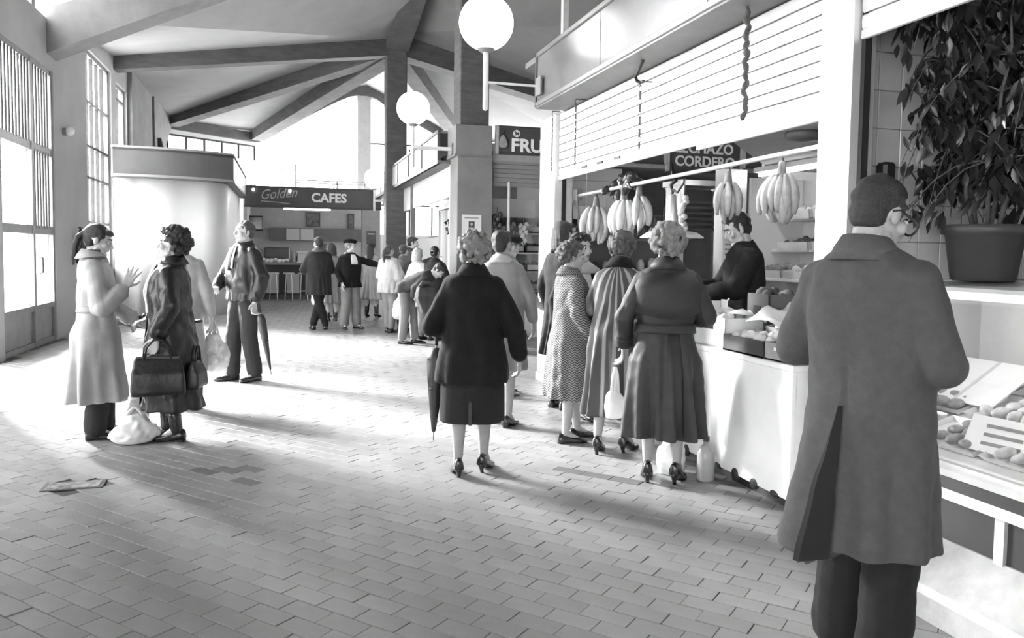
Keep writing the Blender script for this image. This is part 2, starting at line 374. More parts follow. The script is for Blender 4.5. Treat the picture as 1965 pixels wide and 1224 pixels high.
# ================================================================== THE STALLS
FASC = mat('grey_fascia_panel', .17, .20, .10, 1.2, spec=.35)
FASCW = mat('pale_fascia_panel', .62, .3, .06, 1.5)
SIGN = mat('dark_sign_panel', .085, .4, .15, 2)
LETTER = mat('white_lettering', .95, .5)
POSTW = mat('white_enamelled_post', .74, .35, .16, 3)
TILEW = mat('wall_tile_glaze', .50, .16, .10, 3, spec=.6)

# ---- canopy of the fruit stall (near, right)
can = thing('stall_canopy', 'long grey glossy canopy fascia above the fruit stall roller shutter', 'canopy', (2.5, 4, 2.95))
m_ = MB(); m_.box(0, .34, -4.2, 3.98, -.015, .02); m_.build('soffit', mat('dark_soffit', .13, .5, .2, 3), can)
y = 3.96
for k, ln in enumerate((1.72, 1.75, 1.75, 1.75)):
    m_ = MB(); m_.box(.006, .03, y - ln + .006, y - .006, .05, .50); m_.build('fascia_panel', FASC, can); y -= ln
for a, b, z0, z1 in ((-4.2, 3.98, .0, .05), (-4.2, 3.98, .50, .55)):
    m_ = MB(); m_.box(-.012, .04, a, b, z0, z1, bev=.008); m_.build('rail', mat('grey_rail', .16, .35, .1, 3), can)
m_ = MB(); m_.box(-.012, .045, 3.95, 3.99, 0, .55, bev=.006); m_.build('end_post', DARKM, can)
m_ = MB(); m_.box(.03, .34, 3.95, 3.98, 0, .54); m_.build('end_panel', FASC, can)
m_ = MB(); m_.box(.04, 2.9, -4.2, 4.5, .50, .56); m_.build('roof_deck', mat('roof_deck', .2, .8), can)
m_ = MB(); m_.box(.30, .36, 4.02, 4.09, 0.5, 3.6); m_.build('roof_post', POSTW, can)

def post(name, label, x0, x1, y0, y1, z1):
    t = thing(name, label, 'post', ((x0+x1)/2, (y0+y1)/2, 0)); a, b = (x1-x0)/2, (y1-y0)/2
    m_ = MB(); m_.box(-a, a, -b, b, .10, z1, bev=.012); m_.build('shaft', POSTW if 'enamel' in label else ALU, t)
    m_ = MB(); m_.box(-a - .012, a + .012, -b - .012, b + .012, 0, .10, bev=.006); m_.build('foot', GREYM, t)
    m_ = MB(); m_.box(-.02, .02, -b - .03, -b - .001, .82, z1); m_.build('shutter_guide', BLACK, t)
post('stall_post', 'wide white enamelled post at the far end of the fruit stall', 2.76, 2.98, 8.12, 8.62, 2.93)
post('stall_post', 'brushed aluminium post between the fruit stall and the fish case', 2.76, 2.92, 3.48, 3.73, 2.93)

# ---- roller shutters, slat by slat
SLAT = mat('white_shutter_slat', .86, .4, .04, 2)
def shutter(label, y0, y1, zb, zt):
    t = thing('roller_shutter', label, 'shutter', (2.82, (y0+y1)/2, zb)); L = (y1-y0)/2; ph = .083; n = int((zt - zb)/ph) + 1
    m_ = MB(); prof = [(0, .004), (-.008, .012), (-.011, .04), (-.008, .068), (0, .077), (.008, .077), (.008, .004)]
    m_.loft([[(x, -L, z) for x, z in prof], [(x, L, z) for x, z in prof]]); s0 = m_.build('slat', SLAT, t)
    s0.location = (0, 0, .045)
    for k in range(1, n): share(s0, 'slat', (0, 0, .045 + k*ph), parent=t)
    m_ = MB(); m_.box(-.014, .014, -L, L, 0, .045, bev=.004); m_.build('bottom_rail', SLAT, t)
    m_ = MB(); m_.box(.012, .016, -L, L, .03, zt - zb); m_.build('slat_joint', GREYM, t)
    return t
sh = shutter('white roller shutter half lowered above the fruit counter', 3.74, 8.11, 2.225, 2.93)
m_ = MB(); m_.box(-.018, .010, -2.17, -.80, -.035, .004); m_.build('rail_cover', SLAT, sh)
for y in (.55, .95, 1.35): m_ = MB(); m_.box(-.022, -.012, y, y + .13, .055, .075); m_.build('slot', BLACK, sh)
shutter('white roller shutter rolled higher above the plant and fish case', .6, 3.47, 2.55, 2.93)

# ---- things that hang before the fruit stall
def chain(label, y, z0, z1, x=2.70, group=None, r=.018):
    t = thing('hanging_chain', label, 'chain', (x, y, z1)); n = int((z1 - z0)/(r*2.6))
    mb = MB(); mb.loft([[( (r + .005*math.cos(b))*.55*math.cos(a), .005*math.sin(b), (r + .005*math.cos(b))*math.sin(a)*1.5) for b in (0, 1.57, 3.14, 4.71)] for a in [2*PI*k/10 for k in range(11)]], False, False)
    l0 = mb.build('link', DARKM, t, True)
    for k in range(n):
        o = l0 if k == 0 else share(l0, 'link', parent=t)
        o.location = (0, 0, -.03 - k*r*2.6); o.rotation_euler = (0, 0, (k % 2)*1.57)
    m_ = MB(); m_.tube([(.10, 0, .03), (0, 0, .03), (-.004, 0, 0)], .005, 6); m_.build('hanger', DARKM, t)
chain('thin dark chain hanging beside the far white post', 8.02, 2.3, 2.9, r=.011)
chain('thin dark chain hanging on the shutter, second from the white post', 7.32, 2.3, 2.9, r=.013)
chain('thick chain hanging from the bent dark hook on the shutter', 5.86, 2.27, 2.78, r=.019)
t = thing('bent_hook', 'dark S-shaped iron hook under the canopy edge', 'hook', (2.67, 5.75, 3.0))
m_ = MB(); m_.tube([(.08, -.08, -.03), (.0, -.09, .0), (-.02, -.06, -.05), (-.02, .02, -.11), (-.02, .10, -.16), (0, .11, -.19), (.01, .07, -.21), (.02, .04, -.205)], [.010, .012, .013, .013, .013, .014, .013, .008], 8); m_.build('rod', BLACK, t, True)
m_ = MB(); m_.ell((.02, .05, -.205), (.016, .03, .014)); m_.build('tip', DARKM, t, True)
t = thing('dried_string', 'knotted dark string of dried garlic hanging from the canopy', 'string', (2.68, 4.32, 2.93))
m_ = MB(); zz = [0 - .012*k for k in range(56)]
m_.tube([(.008*math.sin(k*.9), .010*math.sin(k*.5), z) for k, z in enumerate(zz)], [.011 + .007*abs(math.sin(k*.8)) for k in range(56)], 7); m_.build('cord', mat('dry_stem', .09, .8, .4, 30), t, True)
for k, z in enumerate((-.06, -.15, -.20, -.26, -.34, -.46, -.56)):
    m_ = MB(); m_.ell((.01*(-1)**k, .012*(-1)**k, z), (.017, .020, .026), 8, 6); m_.build('bulb', mat('dry_stem', .09), t, True)

# ---- globe lamps on brackets
def globe(label, loc, post_len, arm_to, rad=.27, thin=.026):
    t = thing('globe_lamp', label, 'lamp', loc, 0, 'white globe lamps of the hall')
    m_ = MB(); m_.ell((0, 0, 0), (rad,)*3, 32, 20); m_.build('globe', GLOW, t, True)
    m_ = MB(); m_.lathe([(.05, -rad - .02), (.105, -rad + .03), (.10, -rad + .045), (.03, -rad + .05)], n=20); m_.build('collar', GREYM, t, True)
    m_ = MB(); m_.cap((0, 0, -rad - .01), .028, (0, 0, -rad - post_len), .028, 12); m_.build('pole', POSTW, t, True)
    m_ = MB(); m_.box(min(0, arm_to[0]), max(0, arm_to[0]), -thin + min(0, arm_to[1]), thin + max(0, arm_to[1]), -rad - post_len*.55 - thin*1.1, -rad - post_len*.55 + thin*1.1, bev=.004); m_.build('arm', POSTW, t)
    m_ = MB(); a = arm_to; m_.box(a[0] - .02, a[0], a[1] - .08, a[1] + .08, -rad - post_len*.55 - .09, -rad - post_len*.55 + .09); m_.build('wall_plate', GREYM, t)
globe('large white globe lamp on a pole, nearest the canopy corner', (1.92, 7.80, 3.71), .56, (.565, 0), thin=.010)
globe('white globe lamp bracketed to the concrete pillar with the poster', (2.02, 13.15, 3.78), .66, (.655, 0))
globe('far white globe lamp above the end of the cafe sign', (2.26, 21.3, 3.33), .55, (.25, 0))

# ---- fruit counter
ctr = thing('fruit_counter', 'white panelled counter of the fruit stall', 'counter', (2.72, 5.9, 0))
WPAN = mat('white_counter_panel', .80, .38, .10, 1.6)
y = -2.09
for ln in (1.36, 1.36, 1.43):
    m_ = MB(); m_.box(0, .03, y + .003, y + ln - .003, .07, .80, bev=.004); m_.build('front_panel', WPAN, ctr); y += ln
m_ = MB(); m_.box(-.004, .62, -2.09, 2.2, .80, .835, bev=.006); m_.build('worktop', WHITE, ctr)
for yy in (-2.09, 2.17): m_ = MB(); m_.box(.03, .61, yy, yy + .03, .07, .80); m_.build('end_panel', WPAN, ctr)
m_ = MB(); m_.box(.06, .58, -2.08, 2.1, 0, .09)
m_.build('plinth', BLACK, ctr)
for k in range(9): m_ = MB(); yy = -1.95 + .21*k; m_.ell((.005, yy, .072), (.014, .05, .022 + .012*(k % 3)), 8, 6); m_.build('chipped_edge', BLACK, ctr, True)

# stall interior: partition, side wall, shelves, ceiling
m_ = MB(); m_.box(2.95, 5.8, 3.68, 3.78, 0, 2.93); part_w = struct('wall_partition', m_, mat('tile_grout', .25, .9))
tw, th = .15, .205
m_ = MB(); m_.box(-tw/2 + .002, tw/2 - .002, -.008, 0, -th/2 + .002, th/2 - .002, bev=.003); t0 = None
for i in range(16):
    for j in range(10):
        x, z = 2.95 + tw*(i + .5), .92 + th*(j + .5)
        if z > 2.86: continue
        if t0 is None: t0 = m_.build('tile', TILEW, part_w); o = t0
        else: o = share(t0, 'tile', parent=part_w)
        o.location = (x, 3.68, z); o.rotation_euler = (rnd.uniform(-.004, .004), 0, rnd.uniform(-.004, .004))
m_ = MB(); m_.box(5.6, 5.75, 3.80, 8.6, 0, 2.93); struct('wall_stall', m_, mat('stall_wall_white', .68, .5, .05))
m_ = MB(); m_.prism([(2.9, 5.1), (5.0, 7.5), (5.58, 7.5), (5.58, 3.9), (2.9, 3.9)], 2.36, 2.40); m_.box(3.02, 5.7, 3.90, 8.6, 2.86, 2.92); m_.box(3.0, 5.6, .2, 3.66, 2.86, 2.92); struct('ceiling_7', m_, mat('stall_ceiling', .38, .8, .1))
m_ = MB(); m_.box(5.6, 5.75, -1, 3.66, 0, 2.9); struct('wall_fish', m_, TILEW)
t = thing('ceiling_fan', 'dark round extractor under the fruit stall ceiling', 'fan', (3.66, 5.10, 2.36))
m_ = MB(); m_.lathe([(.13, 0), (.135, -.03), (.11, -.06), (.03, -.07)], n=24); m_.build('housing', mat('fan_grey', .10, .5), t, True)
m_ = MB(); m_.tube([(.1, -.05, -.02), (.5, -.3, -.02)], .02); m_.build('conduit', GREYM, t)
for yy in (4.5,):
    t = thing('tube_light', 'fluorescent batten inside the fruit stall roof, %s' % ('by the vendor' if yy < 5 else 'by the bananas'), 'light', (2.96, yy, 2.36))
    m_ = MB(); m_.box(-.05, .05, -.62, .62, -.05, .0); m_.build('batten', WHITE, t)
    m_ = MB(); m_.cap((0, -.58, -.075), .018, (0, .58, -.075), .018, 10); m_.build('tube', TUBE, t, True)
t = thing('tube_light', 'bare fluorescent batten over the stepped shelf behind the vendor', 'light', (4.75, 6.75, 2.36))
m_ = MB(); m_.box(-.05, .05, -.62, .62, -.05, .0); m_.build('batten', WHITE, t)
m_ = MB(); m_.cap((0, -.58, -.075), .018, (0, .58, -.075), .018, 10); m_.build('tube', TUBE, t, True)
# steel pole the fruit hangs on
t = thing('hanging_pole', 'horizontal steel pole with fruit hung across the fruit stall', 'pole', (3.0, 6.05, 2.08))
m_ = MB(); m_.cap((0, -2.27, .01), .017, (0, 2.0, -.02), .017, 10); m_.build('bar', ALU, t, True)
m_ = MB(); m_.box(-.035, .035, 1.93, 2.06, -.07, .05, bev=.01); m_.build('bracket', GREYM, t)
m_ = MB(); m_.tube([(0, 2.0, -.05), (.05, 2.06, -.3), (.08, 2.06, -.5)], .016); m_.build('stay', GREYM, t)
m_ = MB(); m_.box(-.03, .03, -2.27, -2.2, -.05, .06); m_.build('bracket', GREYM, t)

def banana_mesh(L=.20, r=.0225, bend=.9):
    pts, rs = [], []
    for k in range(9):
        u = k/8; a = bend*(u - .15)
        pts.append((pts[-1][0] + L/8*math.sin(.75 - 1.0*u), 0, pts[-1][2] - L/8*math.cos(.75 - 1.0*u)) if pts else (0, 0, 0)); rs.append(r*(.35 + .75*math.sin(PI*min(.96, max(.06, u*.86 + .1)))))
    mb = MB(); mb.tube(pts, rs, 6); return mb
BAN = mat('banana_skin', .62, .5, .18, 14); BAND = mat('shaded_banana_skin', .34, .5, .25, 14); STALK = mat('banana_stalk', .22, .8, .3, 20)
def bananas(label, loc, n, sp, m, sc=1.0, hang=.16, rz=0):
    t = thing('banana_bunch', label, 'bananas', loc, rz); t.scale = (sc,)*3
    m_ = MB(); m_.cap((0, 0, .03), .018, (0, 0, -.05), .028, 8); m_.build('stalk', STALK, t, True)
    m_ = MB(); m_.tube([(0, 0, hang), (.004, .01, hang*.5), (0, 0, .02)], .005, 6); m_.build('string', DARKM, t)
    b0 = None
    for k in range(n):
        a = -sp/2 + sp*k/max(1, n - 1); row = k % 2
        if b0 is None: b0 = banana_mesh().build('banana', m, t, True); o = b0
        else: o = share(b0, 'banana', parent=t)
        o.location = (.018*math.cos(a), .045*math.sin(a), -.03 - .035*row); o.rotation_euler = (rnd.uniform(-.06, .06), -.05 + .25*row + rnd.uniform(-.08, .08), a + rnd.uniform(-.06, .06)); s_ = rnd.uniform(.92, 1.1); o.scale = (s_,)*3
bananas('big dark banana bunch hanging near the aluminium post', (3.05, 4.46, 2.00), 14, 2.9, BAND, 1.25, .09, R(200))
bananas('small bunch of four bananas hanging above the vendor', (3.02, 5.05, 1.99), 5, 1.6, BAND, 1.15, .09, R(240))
bananas('pale banana bunch hanging in the middle of the pole', (3.02, 6.86, 1.98), 11, 2.8, BAN, 1.5, .06, R(210))
bananas('pale banana bunch next to the end bracket of the pole', (3.05, 7.62, 1.96), 8, 2.2, BAN, 1.5, .06, R(250))
bananas('pale small banana bunch beside the middle bunch', (3.05, 6.60, 2.0), 5, 2.0, BAN, 1.3, .06, R(300))
t = thing('pepper_string', 'cluster of shiny dark dried peppers hanging at the pole', 'peppers', (3.05, 7.0, 2.16))
m_ = MB(); m_.tube([(0, -.3, -.06), (0, 0, .02), (0, .3, -.02)], .006, 6); m_.build('string', DARKM, t)
PEP = mat('dried_pepper', .05, .22, .3, 12, spec=.7); p0 = None
for k in range(26):
    if p0 is None:
        m_ = MB(); m_.lathe([(.006, .01), (.028, 0), (.034, -.03), (.026, -.075), (.006, -.105)], n=8); p0 = m_.build('pepper', PEP, t, True); o = p0
    else: o = share(p0, 'pepper', parent=t)
    o.location = (rnd.uniform(-.06, .06), rnd.uniform(-.36, .34), rnd.uniform(-.12, .03)); o.rotation_euler = (rnd.uniform(-1.2, 1.2), rnd.uniform(-1, 1), rnd.uniform(0, 6)); s_ = rnd.uniform(.9, 1.5); o.scale = (s_,)*3
# hanging scale with its lamp hood
t = thing('hanging_scale', 'white hanging scale on a dark knotted hook in the fruit stall', 'scale', (3.05, 5.95, 2.08))
m_ = MB(); m_.tube([(0, .02, .12), (0, .01, .03), (.01, -.02, -.03), (0, .04, -.06), (.0, .0, -.12), (0, .05, -.2)], [.008, .016, .022, .018, .012, .01], 8); m_.build('hook', BLACK, t, True)
m_ = MB(); m_.tube([(0, 0, -.10), (0, -.08, -.13), (0, -.19, -.06), (0, -.2, 0)], .010, 6); m_.build('branch', BLACK, t, True)
m_ = MB(); m_.lathe([(.02, -.14), (.035, -.16), (.05, -.33), (.055, -.42), (.02, -.43)], n=14); m_.build('body', ALU, t, True)
m_ = MB(); m_.lathe([(.02, -.42), (.20, -.45), (.26, -.49), (.255, -.50), (.19, -.47), (.02, -.45)], n=24); m_.build('pan', WHITE, t, True)
t = thing('lettuce_net', 'small net of onions hanging next to the scale', 'net bag', (3.05, 5.75, 2.0))
m_ = MB()
for k in range(9): m_.ell((rnd.uniform(-.03, .03), rnd.uniform(-.035, .035), -.10 - .03*k), (.026,)*3, 8, 6)
m_.build('onions', mat('pale_onion', .55, .4, .3, 15), t, True)
m_ = MB(); m_.tube([(0, 0, .08), (0, 0, -.1)], .005, 6); m_.build('string', DARKM, t)

# shelves at the back with tilted trays
CARD = mat('pale_cardboard', .60, .7, .12, 4); CARDG = mat('grey_cardboard', .30, .75, .12, 4); PLASTD = mat('dark_plastic_crate', .06, .45)
def produce(parent, name, m, n, x0, x1, y0, y1, z, r, tilt=0.0):
    mb = MB(); mb.ell((0, 0, 0), (r, r*1.1, r*.85), 7, 5); p = None
    for k in range(n):
        x, y = rnd.uniform(x0, x1), rnd.uniform(y0, y1)
        if p is None: p = mb.build(name, m, parent, True); o = p
        else: o = share(p, name, parent=parent)
        o.location = (x, y, z + (x - x0)*tilt + rnd.uniform(0, r*.8)); o.rotation_euler = (rnd.uniform(0, 3), rnd.uniform(0, 3), 0); s_ = rnd.uniform(.8, 1.2); o.scale = (s_,)*3
def crate(label, loc, L, W, Hh, m, tilt=0.0, fill=None, n=0, r=.03, group=None, rz=0.0, hole=True, cat='crate'):
    t = thing('produce_crate', label, cat, loc, rz, group); t.rotation_euler = (0, -tilt, rz)
    th_ = .012
    for nm, (a, b, c, d) in (('end_panel', (-W/2, -W/2 + th_, -L/2, L/2)), ('end_panel', (W/2 - th_, W/2, -L/2, L/2)), ('side_panel', (-W/2, W/2, -L/2, -L/2 + th_)), ('side_panel', (-W/2, W/2, L/2 - th_, L/2))):
        q = MB(); q.box(a, b, c, d, 0, Hh, bev=.003); q.build(nm, m, t)
    q = MB(); q.box(-W/2, W/2, -L/2, L/2, 0, .012); q.build('base', m, t)
    if hole:
        q = MB(); q.box(-W/2 - .003, -W/2 + .001, -.045, .045, Hh*.60, Hh*.78); q.build('handle_hole', WHITE if m in (PLASTD, CARDG) else BLACK, t)
    if fill is not None: produce(t, fill[0], fill[1], n, -W/2 + r, W/2 - r, -L/2 + r, L/2 - r, Hh - r*.6, r)
    return t
FR_D = ('fruit', mat('dark_fruit', .06, .4, .4, 20)); FR_M = ('fruit', mat('grey_fruit', .25, .45, .3, 18)); FR_L = ('vegetable', mat('pale_vegetable', .70, .5, .15, 25))
LEAFY = ('leafy_vegetable', mat('leafy_green', .10, .6, .6, 20))
sh_t = thing('stepped_shelf', 'stepped white display shelf behind the vendor', 'shelf', (5.25, 6.2, 0))
for k, (x, z) in enumerate(((-.75, .92), (-.40, 1.22), (-.05, 1.52), (.10, 1.86))):
    q = MB(); q.box(x, x + .42, -2.2, 1.62, z - .03, z, bev=.004); q.build('shelf_board', WHITE, sh_t)
for yy in (-2.15, -.3, 1.57): q = MB(); q.box(-.33, .33, yy - .02, yy + .02, 0, 2.3); q.build('upright', WHITE, sh_t)
FILLS = (LEAFY, FR_L, FR_D, FR_M)
wh = ('darkest', 'leafy', 'pale', 'half-lit')
for k, (x, z) in enumerate(((4.72, .92), (5.07, 1.22), (5.38, 1.52), (5.38, 1.86))):
    for j in range(6):
        f = FILLS[(k + 2*j) % 4]
        row = ('lowest', 'second', 'third', 'top')[k]; pos = ('nearest the aluminium post', 'second from the aluminium post', 'third from the aluminium post', 'third from the far end', 'second from the far end', 'at the far end')[j]
        crate('white tray of %s on the %s shelf step, %s' % ({'leafy_vegetable': 'leafy greens', 'vegetable': 'pale vegetables'}.get(f[0], 'fruit'), row, pos), (x, 4.36 + .60*j, z), .54, .38, .10, CARD, 0.12, f, 14, .04, 'trays on the stepped shelf', hole=k == 3, cat='tray')
# counter goods at the open front, following the photograph from far to near
crate('tall white crate of pale vegetables at the far end of the counter goods', (2.93, 4.80, .835), .36, .36, .20, mat('white_crate', .82, .5, .06, 3), 0, FR_L, 34, .032, rz=R(4))
crate('dark slotted plastic crate of potatoes on the counter', (2.93, 4.36, .835), .46, .38, .105, PLASTD, 0, ('potato', mat('potato_skin', .62, .6, .2, 18)), 44, .036, hole=False)
crate('grey cardboard box with white handle hole at the counter edge', (2.93, 3.98, .835), .29, .38, .105, CARDG, 0, FR_L, 18, .036)
crate('open cardboard box leaning behind the potatoes', (3.15, 4.26, .86), .46, .30, .17, mat('brown_box', .33, .7, .15, 5), .22, FR_L, 30, .035, rz=R(-8), hole=False)
crate('dark box standing behind the counter near the vendor', (3.18, 4.70, .835), .26, .24, .36, mat('dark_box', .10, .6), 0, LEAFY, 12, .04, hole=True)
def paper(label, loc, sx, sy, rot, seed, m):
    rr = random.Random(seed); N = 9; vs = []; fs = []
    for i in range(N):
        for j in range(N): vs.append((sx*(i/(N-1) - .5), sy*(j/(N-1) - .5), .035*math.sin(i*1.1 + seed) * math.cos(j*.9 + seed*2) + rr.uniform(-.008, .008)))
    for i in range(N - 1):
        for j in range(N - 1): a = i*N + j; fs.append((a, a+1, a+N+1, a+N))
    mb = MB(); mb.add(vs, fs); mb.add([(x, y, z - .003) for x, y, z in vs], [tuple(reversed(f)) for f in fs])
    o = mb.build('wrapping_paper', m, None, True); o.location = loc; o.rotation_euler = rot; tag(o, label, 'paper')
PAP = mat('wrapping_paper', .84, .6, .03, 5)
paper('crumpled white wrapping paper spread over the vegetables by the vendor', (3.10, 4.32, 1.045), .42, .46, (.25, -.18, .3), 1, PAP)
paper('crumpled white paper at the near end of the counter', (2.96, 3.97, .985), .34, .26, (.45, -.25, .1), 2, PAP)
paper('torn white paper hanging over the tall white crate', (2.98, 4.72, 1.055), .30, .34, (.1, .1, .7), 3, PAP)
t = thing('price_stick', 'thin white price stick poked in the vegetables', 'stick', (2.83, 4.88, 1.0))
q = MB(); q.tube([(0, .03, 0), (.05, -.12, .16)], .006, 6); q.build('stick', WHITE, t); q = MB(); q.box(.03, .035, -.13, -.05, .09, .15); q.build('card', WHITE, t)
# far half of the counter: heaps behind the shoppers
for j, (f, lb) in enumerate(((FR_M, 'grey fruit'), (LEAFY, 'leafy greens'), (FR_D, 'dark fruit'), (FR_L, 'pale vegetables'), (LEAFY, 'dark cabbages'))):
    crate('flat tray of %s on the counter behind the shoppers' % lb, (2.97, 5.32 + .5*j, .835), .46, .4, .12, CARDG if j % 2 else PLASTD, 0, f, 22, .042, hole=False)
# side shelf seen under the pale bananas
t = thing('side_shelf', 'dark side shelf with jars at the far end of the fruit stall', 'shelf', (3.55, 8.4, 0))
for z in (.9, 1.25, 1.62): q = MB(); q.box(-.55, .75, -.15, .15, z - .025, z); q.build('shelf_board', GREYM, t)
for x in (-.53, .1, .73): q = MB(); q.box(x - .02, x + .02, -.13, .13, 0, 2.0); q.build('upright', DARKM, t)
q = MB(); q.box(-.55, .75, .13, .15, .9, 1.7); q.build('back_panel', mat('shelf_back', .22, .6), t)
for z in (.9, 1.25, 1.62):
    for k in range(9):
        if (k + int(z*10)) % 4 == 0: continue
        m_ = MB(); hh = rnd.uniform(.10, .18); m_.lathe([(.04, 0), (.045, .01), (.045, hh*.75), (.03, hh*.86), (.03, hh)], n=10)
        o = m_.build('jar', (mat('jar_dark', .09, .25), mat('jar_mid', .3, .25), mat('jar_pale', .65, .3))[rnd.randrange(3)], None, True); o.location = (3.08 + k*.14, 8.4, z)
        tag(o, '%s jar on the side shelf, %s board, %s along' % ({'jar_dark': 'dark', 'jar_mid': 'grey', 'jar_pale': 'pale'}[o.data.materials[0].name], {.9: 'lowest', 1.25: 'middle', 1.62: 'top'}[z], ('first', 'second', 'third', 'fourth', 'fifth', 'sixth', 'seventh', 'eighth', 'ninth')[k]), 'jar', 'jars on the side shelf')
# end panel of the stall above the side shelf
t = thing('end_board', 'white tiled board closing the far end above the side shelf', 'board', (3.42, 8.58, 1.98))
for i in range(3):
    for j in range(3): q = MB(); q.box(-.33 + .22*i, -.33 + .22*i + .214, -.012, .012, .0 + .15*j, .144 + .15*j, bev=.003); q.build('tile', mat('end_board_tile', .72, .3), t)
# price list, post and frames between the vendor and the scale
t = thing('glass_cabinet', 'tall dark metal framed cabinet behind the curly haired shopper', 'cabinet', (4.55, 8.25, 0))
for x in (-.32, .28): q = MB(); q.box(x, x + .045, -.2, .2, 0, 2.25); q.build('upright', ALU, t)
q = MB(); q.box(-.32, .325, -.2, .2, 0, .9); q.build('base_panel', GREYM, t)
q = MB(); q.box(-.32, .325, .17, .2, .9, 2.2); q.build('back_panel', mat('cabinet_dark', .12, .5, .2, 3), t)
for k in range(6): q = MB(); q.box(-.27, .28, -.205, -.18, 1.72 + .06*k, 1.745 + .06*k); q.build('louvre', DARKM, t)
q = MB(); q.box(-.34, .345, -.22, .22, 2.22, 2.28); q.build('top', ALU, t)
t = thing('price_list', 'white price list sheet on the pale post beside the vendor', 'price list', (4.27, 7.03, 1.15))
q = MB(); q.box(-.11, .11, -.004, .004, 0, .82); q.build('sheet', mat('paper_sheet', .8, .6), t)
for k in range(15): q = MB(); q.box(-.085, .05 + .03*(k % 2), -.006, -.0045, .05 + .05*k, .065 + .05*k); q.build('printed_line', mat('ink_grey', .25, .7), t)
t = thing('stall_post', 'pale square post inside the stall carrying the price list', 'post', (4.29, 7.12, 0))
q = MB(); q.box(-.13, .13, -.08, .08, 0, 2.30); q.build('shaft', ALU, t)
q = MB(); q.box(-.15, .15, -.1, .1, 0, .1); q.build('foot', GREYM, t)

# ---- telephone cord, plant and fish case (far right)
case = thing('fish_case', 'refrigerated glass display case with slanting front at the right', 'display case', (2.62, 2.0, 0))
CW = mat('case_white', .74, .35, .10, 4)
def run(name, prof, m, parent, y0=-1.6, y1=1.44):
    q = MB(); q.loft([[(x, y0, z) for x, z in prof], [(x, y1, z) for x, z in prof]]); return q.build(name, m, parent)
run('step', [(-.16, 0), (-.16, .10), (-.14, .13), (.02, .28), (.06, .28), (.06, 0)], mat('worn_step', .36, .5, .35, 3.5, .2, 20), case)
run('plinth', [(.03, .27), (.03, .46), (.10, .46), (.10, .27)], mat('dark_plinth', .035, .3, .2, 4), case)
for yy in (-1.1, -.45, .37, 1.2): q = MB(); q.box(.012, .05, yy - .022, yy + .022, .26, .46); q.build('divider', ALU, case)
run('bumper', [(-.012, .46), (-.012, .485), (.0, .50), (.04, .50), (.04, .46)], ALU, case)
run('skirting', [(.0, .50), (.0, .55), (.04, .56), (.04, .50)], mat('dark_plinth', .035), case)
run('front_sill', [(-.01, .555), (-.015, .585), (.03, .60), (.06, .60), (.06, .555)], ALU, case)
run('well', [(.04, .30), (.04, .58), (.10, .60), (.98, .84), (.98, .30)], CW, case)
run('glass_front', [(.015, .60), (.325, 1.27), (.331, 1.267), (.022, .597)], pane('case_glass', .90, .25), case)
run('top_rail', [(.30, 1.265), (.30, 1.30), (.37, 1.315), (.39, 1.27)], CW, case)
run('top_glass', [(.37, 1.305), (1.0, 1.325), (1.0, 1.335), (.37, 1.315)], mat('top_shelf', .55, .2, .1, 3), case)
run('back', [(.98, .3), (.98, 1.34), (1.04, 1.34), (1.04, .3)], CW, case)
q = MB(); q.cap((.42, -1.5, 1.275), .017, (.42, 1.30, 1.275), .017, 10); q.build('tube_lamp', emit('case_tube', 16.0), case, True)
q = MB(); q.prism([(.04, 1.42), (1.0, 1.42), (1.0, 1.45), (.04, 1.45)], .3, .60); q.add([(.03, 1.42, .60), (.33, 1.42, 1.27), (1.0, 1.42, 1.3), (1.0, 1.42, .6), (.03, 1.43, .60), (.33, 1.43, 1.27), (1.0, 1.43, 1.3), (1.0, 1.43, .6)], [(0,1,2,3),(7,6,5,4),(0,4,5,1),(1,5,6,2),(2,6,7,3),(3,7,4,0)]); q.build('end_panel', mat('end_panel', .5, .3), case)
def in_case(x, y, dz=0.0): return (2.62 + x, 2.0 + y, .60 + (x - .10)/.88*.24 + dz)
tl = math.atan2(.24, .88)
TRAYM = mat('meat_tray', .72, .3, .1, 5)
MEAT = [mat('meat_dark', .10, .4, .4, 22), mat('meat_mid', .28, .4, .4, 22), mat('meat_pale', .52, .4, .35, 22)]
names_ = ('nearest', 'second', 'third', 'fourth', 'fifth', 'sixth')
for r_, x in enumerate((.26, .58, .86)):
    for c in range(6):
        y = 1.20 - .40*c; loc = in_case(x, y, .008)
        t = thing('meat_tray', 'tray of %s cuts, %s row from the case glass, %s from the end panel' % (('dark', 'grey', 'pale')[(r_ + c) % 3], ('first', 'second', 'third')[r_], names_[c] if c else 'first'), 'tray', loc, 0, 'trays in the display case')
        t.rotation_euler = (0, -tl, 0)
        q = MB(); q.loft([[(-.12, -.17, 0), (.12, -.17, 0), (.12, .17, 0), (-.12, .17, 0)], [(-.14, -.185, .03), (.14, -.185, .03), (.14, .185, .03), (-.14, .185, .03)]], True, False); q.box(-.12, .12, -.17, .17, .004, .008); q.build('tray_body', TRAYM, t)
        p = None
        for k in range(10):
            mm = MEAT[(r_ + c) % 3]
            if p is None: q = MB(); q.ell((0, 0, 0), (.045, .03, .022), 8, 6); p = q.build('cut', mm, t, True); o = p
            else: o = share(p, 'cut', parent=t)
            o.location = (-.08 + .08*(k % 3), -.12 + .075*(k // 3), .03 + rnd.uniform(0, .012)); o.rotation_euler = (rnd.uniform(-.3, .3), rnd.uniform(-.3, .3), rnd.uniform(0, 3))
